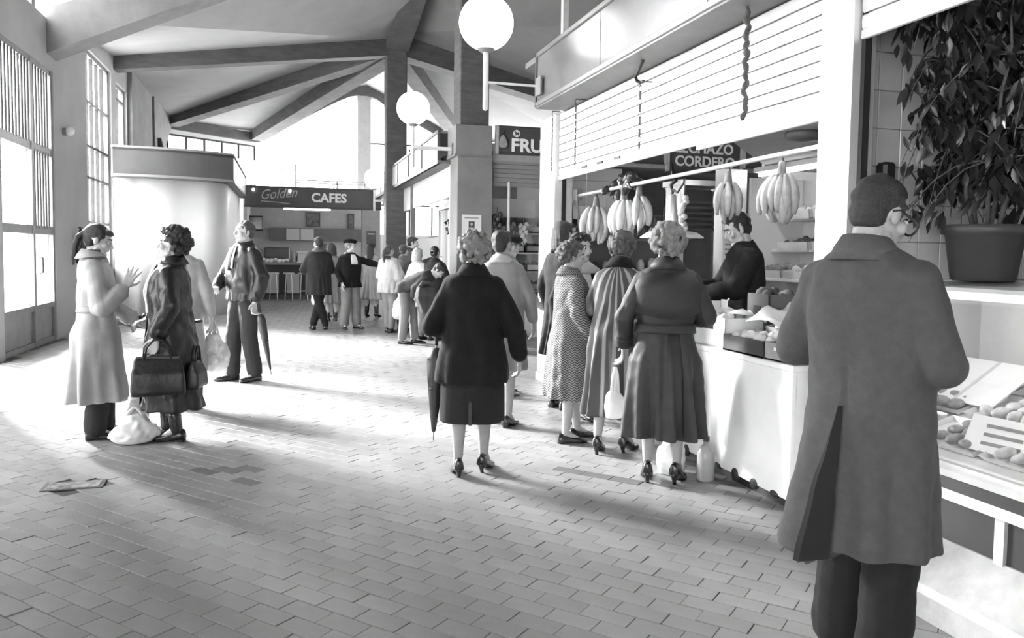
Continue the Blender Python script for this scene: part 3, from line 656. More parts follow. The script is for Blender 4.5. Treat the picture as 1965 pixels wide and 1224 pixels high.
for k in range(5):
    t = thing('price_card', ('white price card on sticks leaning behind the case glass by the coat elbow' if k == 0 else 'striped white price slip standing in the case, %s from the white card' % ('first', 'second', 'third', 'fourth')[k-1]), 'card', in_case(.17 if k == 0 else .62, (.55 if k == 0 else .62 - .09*k), .03))
    t.rotation_euler = (0, .5, .15)
    wd, hg = ((.15, .13) if k == 0 else (.025, .26)); q = MB(); q.box(-.002, .002, -wd, wd if k == 0 else wd, 0, hg*1.2); q.build('card_face', PAP, t)
    for j in range(3): q = MB(); q.box(-.004, -.0025, -wd*.6, wd*.5, .03 + hg*.3*j, .045 + hg*.3*j); q.build('printed_line', mat('ink_grey', .25), t)
t = thing('paper_sheet', 'large sheet of white paper lying in the back of the display case', 'paper', in_case(.66, 1.12, .09)); t.rotation_euler = (0, -.55, 0)
q = MB(); q.box(-.17, .17, -.22, .22, 0, .006); q.build('sheet', PAP, t)
q = MB(); q.box(-.17, .17, -.01, .01, .006, .008); q.build('fold', mat('fold_grey', .6, .6), t)
t = thing('scale_box', 'flat dark box on the case top beside the flower pot', 'box', (3.62, 2.72, 1.335))
q = MB(); q.box(-.16, .16, -.2, .2, 0, .10, bev=.01); q.build('body', mat('dark_box', .10), t)
q = MB(); q.box(-.1, .1, -.15, .15, .10, .108); q.build('lid', mat('dark_lid', .06, .4), t)
t = thing('telephone_cord', 'coiled dark telephone cord hanging on the tiles beside the pot', 'cord', (3.12, 3.63, 1.28))
q = MB(); q.tube([(.025*math.cos(k*.8) + .01*math.sin(k*.02), .02*math.sin(k*.8) - .02, .02 + .0032*k) for k in range(150)], .006, 5); q.build('coil', BLACK, t, True)
q = MB(); q.box(-.04, .04, -.05, .03, .48, .68, bev=.015); q.build('handset', BLACK, t)
pot = thing('potted_ficus', 'tall weeping fig in a dark plastic pot on top of the display case', 'plant', (3.44, 3.27, 1.335))
q = MB(); q.lathe([(.135, 0), (.15, .01), (.182, .235), (.205, .24), (.205, .285), (.185, .285), (.175, .25), (.0, .24)], n=28, cap1=False); q.build('pot', mat('pot_plastic', .075, .45, .1, 4), pot, True)
q = MB(); q.lathe([(.18, .235), (.1, .255), (0.001, .26)], n=20, cap0=False); q.build('soil', mat('soil', .04, .95, .4, 30, .5, 60), pot, True)
WOOD = mat('ficus_bark', .10, .8, .3, 20); LEAF = mat('ficus_leaf', .022, .32, .5, 6, spec=.55)
tips = []
for k in range(5):
    a = 2*PI*k/5 + .4; x, y = .05*math.cos(a), .05*math.sin(a); pts = [(x, y, .24)]
    for j in range(1, 8): pts.append((x*(1 + .8*j) + rnd.uniform(-.02, .02), y*(1 + .8*j) + rnd.uniform(-.02, .02), .24 + .17*j))
    q = MB(); q.tube(pts, [.013 - .0012*j for j in range(8)], 7); q.build('stem', WOOD, pot, True)
    tips += [Vector(p) for p in pts[2:]]
br = MB(); leaves = []
for k in range(150):
    b = rnd.choice(tips); a = rnd.uniform(0, 2*PI); L = rnd.uniform(.20, .62); up = rnd.uniform(.0, .16)
    top = min(1.0, max(.45, 1 - (b.z - .7)**2*.9))
    L *= top; pts = []
    for j in range(6):
        u = j/5; v_ = b + Vector((math.cos(a)*L*u, math.sin(a)*L*u, up*math.sin(u*2.2) - .30*u*u*L/.4)); v_.y = min(v_.y, .32); v_.z = min(v_.z, 1.40); pts.append(v_)
    br.tube(pts, [.005 - .0007*j for j in range(6)], 5)
    for j in range(20): leaves.append((b.lerp(pts[5], 0) if 0 else pts[1 + j % 5] + Vector((rnd.uniform(-.05, .05), rnd.uniform(-.05, .05), rnd.uniform(-.03, .03))), a))
leaves = [(p_, a) for p_, a in leaves if p_.y + 3.27 < 3.55 and p_.z > .30 and p_.z < 1.42 and p_.x > -.50 and p_.y > -.45]
br.build('twigs', WOOD, pot)
def leaf_vs(L=.088, W=.017):
    vs = []; prof = (0.02, .55, .95, .85, .5, .0)
    for i, wv in enumerate(prof):
        u = i/5; z = -.15*u*u*L; vs += [(-W*wv, u*L, z + .25*W*wv), (0, u*L, z), (W*wv, u*L, z + .25*W*wv)]
    fs = []
    for i in range(5):
        for j in range(2): a = i*3 + j; fs.append((a, a+1, a+4, a+3))
    return vs, fs
lv, lf = leaf_vs(); q = MB(); q.add(lv, lf); l0 = q.build('leaf', LEAF, pot, True); fol = MB(); used = 0
rnd.shuffle(leaves)
for k, (p, a) in enumerate(leaves):
    rot = Euler((rnd.uniform(-1.45, -.55), rnd.uniform(-.6, .6), rnd.uniform(0, 2*PI))); s_ = rnd.uniform(.85, 1.3)
    if k < 295:
        o = l0 if k == 0 else share(l0, 'leaf', parent=pot); o.location = p; o.rotation_euler = rot; o.scale = (s_,)*3
    else:
        M = Matrix.Translation(p) @ rot.to_matrix().to_4x4() @ Matrix.Scale(s_, 4); fol.add([M @ Vector(v) for v in lv], lf)
fol.build('foliage', LEAF, pot, True, kind='stuff')
# ---- corner block across the aisle: pillar with poster, FRUTAS stall, butcher's, curtained stall
SLABC = mat('concrete_pier', .23, .7, .12, 2.5, .15, 50)
pier = MB(); pier.box(2.72, 3.32, 12.92, 13.52, 0, 3.02, bev=.01); struct('pillar', pier, SLABC)
t = thing('pillar_band', 'grey concrete band wrapped round the pillar top by the fruit sign', 'band', (3.0, 13.2, 3.03))
m_ = MB(); m_.box(-.32, .30, -.30, .36, 0, .50, bev=.008); m_.build('block', SLABC, t)
m_ = MB(); m_.box(-.335, .31, -.31, .37, -.015, .02); m_.build('lower_edge', GREYM, t)
t = thing('poster', 'white poster with a small dark portrait on the concrete pillar', 'poster', (2.965, 12.915, 1.70))
m_ = MB(); m_.box(-.165, .165, -.006, 0, 0, .36); m_.build('sheet', PAP, t)
m_ = MB(); m_.box(-.05, .05, -.008, -.006, .12, .25); m_.build('photo_print', mat('print_dark', .07, .6), t)
m_ = MB(); m_.ell((0, -.0085, .205), (.022, .0015, .03), 10, 6); m_.prism([(-.04, -.010), (.04, -.010), (.04, -.008), (-.04, -.008)], .125, .15); m_.build('portrait', mat('print_pale', .5, .6), t)
m_ = MB(); m_.box(-.12, .12, -.0075, -.006, .30, .315); m_.box(-.10, .10, -.0075, -.006, .04, .05); m_.build('printed_line', mat('ink_grey', .25), t)

def signboard(name, label, x0, x1, z0, z1, y=12.93):
    t = thing(name, label, 'sign', ((x0+x1)/2, y, z0)); h = z1 - z0; w_ = (x1 - x0)/2
    m_ = MB(); m_.box(-w_, w_, 0, .05, 0, h); m_.build('panel', SIGN, t)
    for a, b, c, d in ((-w_, w_, -.02, .015), (-w_, w_, h - .015, h + .02)): m_ = MB(); m_.box(a, b, -.02, .06, c, d); m_.build('frame_rail', DARKM, t)
    for x in (-w_, w_): m_ = MB(); m_.box(x - .025, x + .025, -.022, .06, -.02, h + .02); m_.build('frame_post', ALU, t)
    return t
t = signboard('fruit_sign', 'dark sign with pear, number disc and white letters FRU beside the pillar', 3.39, 4.9, 3.10, 3.53)
m_ = MB(); m_.lathe([(.001, .06), (.06, .075), (.085, .12), (.07, .18), (.042, .24), (.02, .27), (.001, .28)], n=18, cap0=False, cap1=False)
for i in range(len(m_.v)): x, y_, z = m_.v[i]; m_.v[i] = (x, y_*.12, z)
o = m_.build('pear', mat('pear_grey', .33, .5, .2, 10), t, True); o.location = (-.655, -.008, .02)
m_ = MB(); m_.lathe([(.001, .05), (.075, .065), (.10, .12), (.083, .19), (.052, .25), (.026, .29), (.001, .30)], n=18, cap0=False, cap1=False)
for i in range(len(m_.v)): x, y_, z = m_.v[i]; m_.v[i] = (x, y_*.03, z)
o = m_.build('pear_outline', BLACK, t, True); o.location = (-.64, -.002, .02)
m_ = MB(); m_.tube([(-.645, -.01, .30), (-.63, -.01, .37)], .012, 6); m_.build('pear_stem', BLACK, t)
m_ = MB(); m_.lathe([(.06, 0), (.06, .01)], n=20); o = m_.build('number_disc', LETTER, t); o.rotation_euler = (R(90), 0, 0); o.location = (-.42, 0, .33)
text('34', .085, (-.42, -.013, .30), (R(90), 0, 0), BLACK, t, 'number', .002, bold=.003, align='CENTER')
text('FRUTAS', .30, (-.52, -.01, .035), (R(90), 0, 0), LETTER, t, 'lettering', .005, bold=.009, sx=1.06)
t = signboard('meat_sign', 'dark hanging sign lettered LECHAZO CORDERO across the cross aisle', 6.52, 7.98, 2.94, 3.56)
text('LECHAZO', .255, (-.60, -.012, .325), (R(90), 0, 0), LETTER, t, 'lettering', .006, bold=.006, sx=1.0)
text('CORDERO', .255, (-.60, -.012, .09), (R(90), 0, 0), LETTER, t, 'lettering', .006, bold=.006, sx=.98)
t = signboard('plain_sign', 'dark blank sign band between the fruit and meat signs', 4.96, 6.46, 3.06, 3.53)
t = signboard('plain_sign', 'dark blank sign band right of the meat sign', 8.04, 9.3, 3.06, 3.53)
# row of stalls under the signs
m_ = MB(); m_.box(2.72, 9.4, 13.55, 24.0, 2.97, 3.14); m_.box(3.34, 9.4, 13.0, 13.56, 2.97, 3.14); struct('ceiling_8', m_, mat('stall_ceiling', .38))
m_ = MB(); m_.box(3.5, 9.4, 15.2, 15.35, 0, 2.95); m_.box(5.6, 5.7, 13.1, 15.2, 0, 2.95); struct('wall_back', m_, mat('grey_stall_wall', .34, .6, .12, 1.5))
ctr2 = thing('stall_counter', 'pale counter below the FRU sign', 'counter', (4.45, 12.98, 0))
m_ = MB(); m_.box(-1.05, 1.1, 0, .55, .0, .62); m_.build('body', WPAN, ctr2)
m_ = MB(); m_.box(-1.08, 1.12, -.04, .6, .62, .66); m_.build('top', mat('grey_top', .3, .4), ctr2)
t = thing('slatted_awning', 'grey slatted shutter lowered a little under the FRU sign', 'shutter', (4.35, 13.02, 2.55))
s0 = None
for k in range(6):
    m_ = MB(); m_.box(-1.0, 1.2, -.01, .012, 0, .068, bev=.004)
    if s0 is None: s0 = m_.build('slat', mat('grey_slat', .27, .5), t); s0.location = (0, 0, 0)
    else: share(s0, 'slat', (0, 0, .075*k), parent=t)
t = thing('white_pole', 'thin white pole standing before the shelves under the FRU sign', 'pole', (3.62, 12.99, .66))
m_ = MB(); m_.cap((0, 0, 0), .03, (0, 0, 1.95), .024, 10); m_.build('shaft', POSTW, t, True)
m_ = MB(); m_.box(-.06, .06, -.02, .06, 0, .03); m_.build('foot', POSTW, t)
rk = thing('fruit_rack', 'stacked shelf rack of produce under the FRU sign', 'rack', (4.4, 13.75, 0))
for k, z in enumerate((.78, 1.12, 1.45, 1.80)): m_ = MB(); m_.box(-1.0, 1.1, -.05 - .05*(3 - k), .3, z - .03, z); m_.build('shelf_board', WHITE, rk)
for x in (-.98, .05, 1.08): m_ = MB(); m_.box(x - .02, x + .02, .2, .25, 0, 2.3); m_.build('upright', GREYM, rk)
m_ = MB(); m_.box(-1.0, 1.1, .26, .3, 2.08, 2.42); m_.build('header_board', WHITE, rk)
for k, z in enumerate((.78, 1.12, 1.45, 1.80)):
    for j in range(6):
        f = (FR_D, FR_M, LEAFY, FR_L)[(k*3 + j) % 4]
        t = thing('produce_box', 'produce box on shelf %s under the FRU sign, %s from the pillar' % (('one', 'two', 'three', 'four')[k], names_[j] if j else 'first'), 'box', (3.60 + .33*j, 13.78 - .05*(3-k), z), 0, 'produce boxes under the fruit sign')
        m_ = MB(); m_.box(-.15, .15, -.17, -.155, 0, .11); m_.box(-.15, -.135, -.17, .15, 0, .11); m_.box(.135, .15, -.17, .15, 0, .11); m_.box(-.15, .15, -.17, .15, 0, .02); m_.build('tray', CARD if (j + k) % 2 else CARDG, t)
        produce(t, f[0], f[1], 9, -.11, .11, -.12, .1, .10, .045)
def garland(label, loc, m, n=9, r=.05):
    t = thing('onion_string', label, 'string', loc); m_ = MB(); m_.tube([(0, 0, .1), (0, 0, -.35)], .008, 6); m_.build('cord', DARKM, t); p = None
    for k in range(n):
        if p is None: m_ = MB(); m_.lathe([(.004, .05), (.03, .03), (.05, -.01), (.03, -.05), (.004, -.06)], n=9); p = m_.build('bulb', m, t, True); o = p
        else: o = share(p, 'bulb', parent=t)
        a = k*2.4; o.location = (.05*math.cos(a), .05*math.sin(a), -.02 - .32*k/n)
garland('string of dark bulbs hanging by the pillar corner', (3.42, 12.97, 2.1), FR_D[1])
garland('string of pale bulbs hanging before the produce rack', (3.72, 13.2, 1.95), FR_M[1], 12)
garland('string of pale bulbs hanging right of the white pole', (3.95, 13.2, 1.95), FR_L[1], 12)
t = thing('broom', 'thin broom leaning at the counter below the FRU sign', 'broom', (3.88, 12.86, 0)); t.rotation_euler = (-.06, 0, 0)
m_ = MB(); m_.cap((0, 0, .1), .012, (0, 0, 1.0), .012, 8); m_.build('handle', GREYM, t, True)
m_ = MB(); m_.loft([[(-.06, -.03, 0), (.06, -.03, 0), (.06, .03, 0), (-.06, .03, 0)], [(-.035, -.02, .14), (.035, -.02, .14), (.035, .02, .14), (-.035, .02, .14)]]); m_.build('brush', DARKM, t)
# butcher's interior seen through the fruit stall
t = thing('butcher_counter', 'white meat counter below the meat sign', 'counter', (7.4, 13.0, 0))
m_ = MB(); m_.box(-1.5, 1.8, 0, .7, 0, 1.0); m_.build('body', WPAN, t); m_ = MB(); m_.box(-1.55, 1.85, -.05, .75, 1.0, 1.05); m_.build('top', ALU, t)
m_ = MB(); m_.box(-1.5, 1.8, .05, .07, 1.05, 1.5); m_.build('glass_screen', pane('screen_glass', .9, .15), t)
t = thing('meat_rail', 'rail of hanging cuts in the butcher stall', 'rail', (7.3, 14.4, 2.2)); m_ = MB(); m_.cap((-1.5, 0, 0), .02, (1.6, 0, 0), .02, 8); m_.build('bar', ALU, t)
m_ = MB(); m_.box(-1.5, -1.46, -.02, .8, -.02, .02); m_.box(1.56, 1.6, -.02, .8, -.02, .02); m_.build('bracket', ALU, t)
for k in range(6):
    o = MB().lathe([(.01, 0), (.05, -.06), (.10, -.28), (.08, -.45), (.02, -.52)], n=10).build('hanging_cut', MEAT[k % 3], None, True); o.location = (6.0 + .5*k, 14.4, 2.19); tag(o, 'cut of meat on the butcher rail, %s from the pillar side' % ('first', 'second', 'third', 'fourth', 'fifth', 'sixth')[k], 'meat', 'cuts hanging on the butcher rail')

# curtained stall along the aisle (facing the hall, beyond the pillar)
can2 = thing('stall_canopy', 'white panelled canopy of the curtained stall beyond the pillar', 'canopy', (2.52, 18.5, 2.97))
m_ = MB(); m_.box(0, .3, -4.98, 5.4, -.02, .03); m_.build('soffit', mat('dark_soffit', .13), can2)
y = -4.9
for k in range(6):
    m_ = MB(); m_.box(.006, .03, y + .006, y + 1.70 - .006, .05, .50); m_.build('fascia_panel', FASCW, can2)
    m_ = MB(); m_.box(-.012, .035, y - .02, y + .02, .0, .55); m_.build('fascia_post', DARKM, can2); y += 1.7
for z0, z1 in ((-.02, .05), (.50, .55)): m_ = MB(); m_.box(-.012, .04, -4.95, 5.4, z0, z1); m_.build('rail', DARKM, can2)
m_ = MB(); m_.box(.0, .8, -4.9, 5.4, .50, .54); m_.build('roof_deck', GREYM, can2)
st = thing('curtained_stall', 'bright white open stall front with counter beyond the pillar', 'stall', (2.8, 18.5, 0))
for a, b, m in ((-4.95, -4.70, POSTW), (-.30, -.18, GREYM), (4.6, 4.72, GREYM)): m_ = MB(); m_.box(-.04, .06, a, b, 0, 2.95); m_.build('post', m, st)
m_ = MB(); m_.box(0, .05, -4.7, 5.0, .06, .86); m_.build('front_panel', WPAN, st)
m_ = MB(); m_.box(-.03, .5, -4.7, 5.0, .86, .90); m_.build('worktop', WHITE, st)
m_ = MB(); m_.box(0, .04, -4.7, 5.0, 2.42, 2.95); m_.build('upper_panel', WHITE, st)
m_ = MB(); m_.box(1.6, 1.65, -4.9, 5.0, 0, 2.95); m_.build('back_panel', WHITE, st)
m_ = MB(); m_.box(.6, .62, -4.6, 5.0, 1.78, 1.80); m_.build('shelf_rail', GREYM, st)
for yy in (-2.9, 2.2):
    t = thing('tube_light', 'fluorescent batten in the curtained stall, %s' % ('near the pillar' if yy < 0 else 'near the cafe'), 'light', (2.90, 18.5 + yy, 2.40))
    m_ = MB(); m_.box(-.05, .05, -.9, .9, 0, .05); m_.build('batten', WHITE, t); m_ = MB(); m_.cap((0, -.85, -.03), .018, (0, .85, -.03), .018, 8); m_.build('tube', TUBE, t, True)
t = thing('striped_curtain', 'pleated striped curtain behind the counter of the bright stall', 'curtain', (3.35, 16.0, 1.0))
for k in range(14):
    m_ = MB(); n = 7; ys = [-1.9 + .27*k + .27*j/(n-1) for j in range(n)]
    m_.loft([[(.03*math.sin(PI*j/(n-1)*2) + dx, ys[j], z) for j in range(n)] for dx, z in ((0, 0), (0, 1.34))], False, False, False)
    m_.build('pleat', (mat('curtain_pale', .66, .8), mat('curtain_grey', .36, .8), mat('curtain_mid', .52, .8))[k % 3], t, True)
m_ = MB(); m_.cap((0, -1.95, 1.36), .014, (0, 1.95, 1.36), .014, 8); m_.build('rod', GREYM, t)
t = thing('hanging_plant', 'small dark trailing plant hung in the bright stall near the pillar', 'plant', (2.95, 14.45, 1.98)); m_ = MB(); m_.tube([(0, 0, .4), (0, 0, 0)], .005, 5); m_.build('string', DARKM, t)
m_ = MB(); m_.lathe([(.05, -.12), (.08, 0), (.075, 0), (.04, -.1)], n=12); m_.build('pot', DARKM, t)
m_ = MB()
for k in range(60):
    M = Matrix.Translation((rnd.gauss(0, .07), rnd.gauss(0, .08), rnd.gauss(-.04, .08))) @ Euler((rnd.uniform(-3, 3), rnd.uniform(-3, 3), 0)).to_matrix().to_4x4(); m_.add([M @ Vector(v) for v in lv], lf)
m_.build('foliage', LEAF, t, kind='stuff')
for j, (yy, z) in enumerate(((20.4, 1.32), (20.4, 1.08), (21.2, 1.32), (21.2, 1.08))):
    crate('stacked %s bread crate in the bright stall, %s' % ('upper' if z > 1.2 else 'lower', 'near the grey post' if yy < 21 else 'near the cafe'), (3.1, yy, z if z > 1.2 else .90), .6, .35, .18 if z < 1.2 else .2, CARDG if z > 1.2 else PLASTD, 0, FR_M, 12, .05)
    if z > 1.2: SC.objects[[o.name for o in SC.objects if o.name.startswith('produce_crate')][-1]].location.z = 1.08

# ---- cafe at the end of the hall
cf = thing('cafe_kiosk', 'cafe kiosk front with dark fascia at the end of the hall', 'kiosk', (.75, 24.0, 0))
m_ = MB(); m_.box(-1.86, 2.0, 0, .08, 2.68, 3.22); m_.build('fascia', SIGN, cf)
for z0, z1 in ((2.64, 2.70), (3.20, 3.25)): m_ = MB(); m_.box(-1.88, 2.02, -.03, .10, z0, z1); m_.build('rail', DARKM, cf)
m_ = MB(); m_.box(-1.86, 2.0, .02, 3.0, 3.18, 3.24); m_.build('roof', GREYM, cf)
m_ = MB(); m_.box(1.45, 1.98, .02, .40, 0, 2.66); m_.build('side_pier', mat('cafe_pier', .34, .6, .1), cf)
m_ = MB(); m_.box(-1.86, 2.0, 2.45, 2.55, 0, 3.18); m_.build('back_wall', mat('cafe_back_wall', .40, .6, .1), cf)
m_ = MB(); m_.box(-1.9, -1.8, .05, 2.5, 0, 3.2); m_.build('side_wall', mat('cafe_back_wall', .40), cf)
m_ = MB(); m_.box(-1.2, 1.85, 2.2, 2.44, 1.72, 2.12); m_.build('wall_cupboard', mat('dark_cupboard', .12, .5, .15), cf)
for x in (-.72, -.28): m_ = MB(); m_.box(x, x + .40, 2.185, 2.2, 1.74, 2.10); m_.build('cupboard_door', mat('pale_cupboard_door', .48, .5), cf)
m_ = MB(); m_.box(-1.3, 1.4, 1.9, 2.44, 0, 1.05); m_.build('back_bar', GREYM, cf)
text('CAFES', .36, (-.02, -.012, 2.84), (R(90), 0, 0), LETTER, cf, 'lettering', .006, bold=.012, sx=1.0)
text('Golden', .40, (-1.45, -.012, 2.86), (R(90), R(-6), 0), mat('pale_script', .5, .5), cf, 'script_lettering', .006, shear=.45, bold=.0, sx=.86)
m_ = MB(); m_.tube([(-1.42, -.012, 2.82), (-1.0, -.012, 2.80), (-.62, -.012, 2.76)], .012, 6); m_.build('underline', mat('pale_script', .5), cf)
for x in (-1.62, -.62): m_ = MB(); m_.ell((x, -.04, 3.13), (.045,)*3, 10, 8); m_.build('bulb', emit('sign_bulb', 3.0), cf, True)
for z in (3.36, 3.44): m_ = MB(); m_.box(-.45, 1.95, .05, .09, z, z + .03); m_.build('roof_rail', WHITE, cf)
for x in (-.45, .72, 1.5, 1.92): m_ = MB(); m_.box(x - .02, x + .02, .05, .09, 3.24, 3.9 if x < 0 else 3.46); m_.build('rail_post', WHITE, cf)
bar = thing('cafe_bar', 'dark cafe bar counter with pale front panels', 'counter', (-.05, 24.15, 0))
m_ = MB(); m_.box(-1.0, 1.75, 0, .5, .10, 1.0); m_.build('body', mat('bar_dark', .05, .5), bar)
m_ = MB(); m_.box(-1.03, 1.8, -.10, .55, 1.0, 1.06); m_.build('top', mat('bar_top', .22, .3), bar)
m_ = MB(); m_.box(-1.0, 1.75, -.08, .5, 0, .10); m_.build('kick', mat('bar_kick', .12, .5), bar)
for x in (-.92, -.50, .08, .7, 1.2): m_ = MB(); m_.box(x, x + .36, -.02, 0, .17, .74); m_.build('front_panel', mat('bar_panel', .60, .5), bar)
for k in range(4):
    t = thing('bar_stool', 'thin pale metal bar stool at the cafe, %s from the kiosk side' % ('first', 'second', 'third', 'fourth')[k], 'stool', (-.75 + .42*k, 23.82, 0), 0, 'stools at the cafe bar')
    m_ = MB(); m_.lathe([(.15, .74), (.16, .76), (.14, .78)], n=16); m_.build('seat', mat('stool_seat', .5, .4), t, True)
    for a in range(4): m_ = MB(); c_, s_ = math.cos(a*PI/2 + .78), math.sin(a*PI/2 + .78); m_.tube([(.10*c_, .10*s_, .74), (.15*c_, .15*s_, 0)], .011, 6); m_.build('leg', ALU, t)
    m_ = MB(); m_.tube([(.13*math.cos(a), .13*math.sin(a), .25) for a in [2*PI*j/16 for j in range(17)]], .008, 5); m_.build('foot_ring', ALU, t)
t = thing('tube_light', 'lit fluorescent tube under the cafe fascia', 'light', (.62, 24.14, 2.62))
m_ = MB(); m_.box(-.66, .66, -.04, .04, .02, .06); m_.build('batten', WHITE, t); m_ = MB(); m_.cap((-.64, 0, 0), .024, (.64, 0, 0), .024, 8); m_.build('tube', TUBE, t, True)
for i, (x, z, w_, h_, lb) in enumerate(((.86, 2.18, .44, .46, 'framed dark picture in the middle of the cafe back wall'), (2.05, 2.12, .2, .5, 'narrow dark picture at the right of the cafe back wall'))):
    t = thing('picture', lb, 'picture', (x, 26.43, z)); m_ = MB(); m_.box(-w_/2, w_/2, -.03, 0, 0, h_); m_.build('frame', DARKM, t)
    m_ = MB(); m_.box(-w_/2 + .03, w_/2 - .03, -.034, -.03, .03, h_ - .03); m_.build('print', mat('picture_print', .12, .5, .8, 9), t)
t = thing('poster', 'small dark notice on the cafe side pier', 'poster', (2.46, 24.01, 1.62)); m_ = MB(); m_.box(-.14, .14, -.015, 0, 0, .40); m_.build('sheet', mat('notice_dark', .10, .5, .5, 12), t); m_ = MB(); m_.box(-.1, .1, -.018, -.015, .3, .33); m_.build('printed_line', PAP, t)
t = thing('television', 'dark television on a bracket high at the left of the cafe', 'television', (-.88, 25.6, 2.0)); m_ = MB(); m_.box(-.24, .24, -.2, .22, 0, .45, bev=.02); m_.build('case', BLACK, t); m_ = MB(); m_.box(-.2, .2, -.21, -.2, .05, .40); m_.build('screen', mat('tv_glass', .03, .1, spec=.8), t); m_ = MB(); m_.box(-.03, .03, .2, .84, .1, .3); m_.build('bracket', DARKM, t)
t = thing('coffee_machine', 'coffee machine on the back bar of the cafe', 'machine', (-.25, 26.05, 1.05)); m_ = MB(); m_.box(-.38, .38, -.2, .2, .08, .45, bev=.03); m_.build('body', mat('machine_dark', .08, .3), t)
for x in (-.2, .1): m_ = MB(); m_.cap((x, -.2, .15), .03, (x, -.34, .13), .02, 8); m_.build('portafilter', DARKM, t)
m_ = MB(); m_.box(-.36, .36, -.3, .2, 0, .08); m_.build('drip_tray', ALU, t)
for k in range(30):
    m_ = MB(); hh = rnd.uniform(.08, .13); m_.lathe([(.03, 0), (.045, .02), (.05, hh), (.044, hh)], n=9); o = m_.build('cup', WHITE if k % 3 else mat('cup_grey', .35, .4), None, True); o.location = (-.95 + .11*(k % 10), 24.36 + .11*(k // 10), 1.06); tag(o, 'cup on the cafe bar top', 'cup', 'cups on the cafe bar')
for k in range(12):
    m_ = MB(); m_.lathe([(.038, 0), (.04, .02), (.04, .17), (.016, .22), (.015, .29)], n=9); o = m_.build('bottle', mat('bottle_glass', .06, .15, spec=.7) if k % 2 else mat('bottle_pale', .4, .2), None, True); o.location = (.25 + .12*k, 26.1, 1.05); tag(o, 'bottle on the cafe back bar', 'bottle', 'bottles on the cafe back bar')
t = thing('cake_case', 'small lit glass case with pale tray on the cafe bar', 'case', (.55, 24.5, 1.06)); m_ = MB(); m_.box(-.22, .22, -.14, .14, 0, .03); m_.build('base', WHITE, t); m_ = MB(); m_.box(-.22, .22, -.14, .14, .3, .33); m_.build('lid', WHITE, t); m_ = MB(); m_.box(-.21, .21, -.13, -.12, .03, .3); m_.build('glass_pane', GLASS, t); m_ = MB(); m_.box(-.2, .2, .1, .12, .03, .3); m_.build('back', WHITE, t)

# ---- round-cornered white kiosk on the left
def arc_pts(off, n=18):
    pts = [(-3.4, 17.92 + off)]
    # gentle bow from the wall to the corner, then the long straight side
    for k in range(n + 1):
        u = k/n; x = -3.35 + 2.27*u; y = 17.82 + .10*u + .62*u**3.0; pts.append((x - off*.9*u, y + off))
    return pts
kio = thing('round_kiosk', 'white round-cornered kiosk with a grey fascia at the left wall', 'kiosk', (-2.2, 20, 0))
def kp(pts): return [(x + 2.2, y - 20) for x, y in pts]
body = [(-3.38, 18.02), (-3.0, 18.03)]
cxk, cyk, rk_ = -1.85, 19.05, .62
for k in range(8): u = k/7; body.append((-3.0 + .95*u, 18.03 + .07*u + .24*u**2.2))
body += [(cxk + rk_*math.sin(R(a)), cyk - rk_*math.cos(R(a)) - .05) for a in range(14, 91, 8)]
body += [(-1.23, 23.9), (-3.38, 23.9)]
m_ = MB(); m_.prism(kp(body), 0, 3.0); o = m_.build('body', mat('kiosk_white', .80, .55, .05, 1.2), kio)
for p in o.data.polygons: p.use_smooth = abs(p.normal.z) < .5
front = arc_pts(0); n_ = len(front)
m_ = MB(); m_.loft([[(x, y, z) for z in (2.93, 3.48)] + [(x, y + .04, z) for z in (3.48, 2.93)] for x, y in kp(front)]); m_.build('front_fascia', mat('kiosk_fascia', .13, .35, .12, 1.2), kio)
ex, ey = kp(front)[-1]
for z0, z1 in ((2.89, 2.94), (3.47, 3.51)): m_ = MB(); m_.loft([[(x - .0, y - .02, z0), (x, y + .06, z0), (x, y + .06, z1), (x, y - .02, z1)] for x, y in kp(front)]); m_.build('fascia_rail', mat('kiosk_rail', .34, .4), kio)
m_ = MB(); m_.box(ex - .03, ex, ey + .02, 3.9, 2.93, 3.48); m_.build('side_fascia', FASCW, kio)
for z0, z1 in ((2.88, 2.94), (3.47, 3.51)): m_ = MB(); m_.box(ex - .04, ex + .02, ey, 3.9, z0, z1); m_.build('fascia_rail', DARKM, kio)
m_ = MB(); m_.box(ex - .03, ex + .02, 3.85, 3.92, 2.9, 3.5); m_.build('end_post', DARKM, kio)
m_ = MB(); m_.prism(kp(front) + [(ex, 3.9), (-1.18, 3.9)], 2.87, 2.90); m_.build('soffit', mat('dark_soffit', .13), kio)
m_ = MB(); m_.prism(kp(front) + [(ex, 3.9), (-1.18, 3.9)], 3.42, 3.46); m_.build('roof', GREYM, kio)
t = thing('vent_pipe', 'short dark bent pipe on the kiosk roof by the wall', 'pipe', (-3.1, 23.4, 3.46)); m_ = MB(); m_.tube([(0, 0, 0), (0, 0, .45), (-.10, -.1, .68), (-.15, -.15, .9)], .07, 10); m_.build('pipe', DARKM, t, True); m_ = MB(); m_.lathe([(.12, 0), (.12, .04)], n=14); m_.build('flange', GREYM, t)
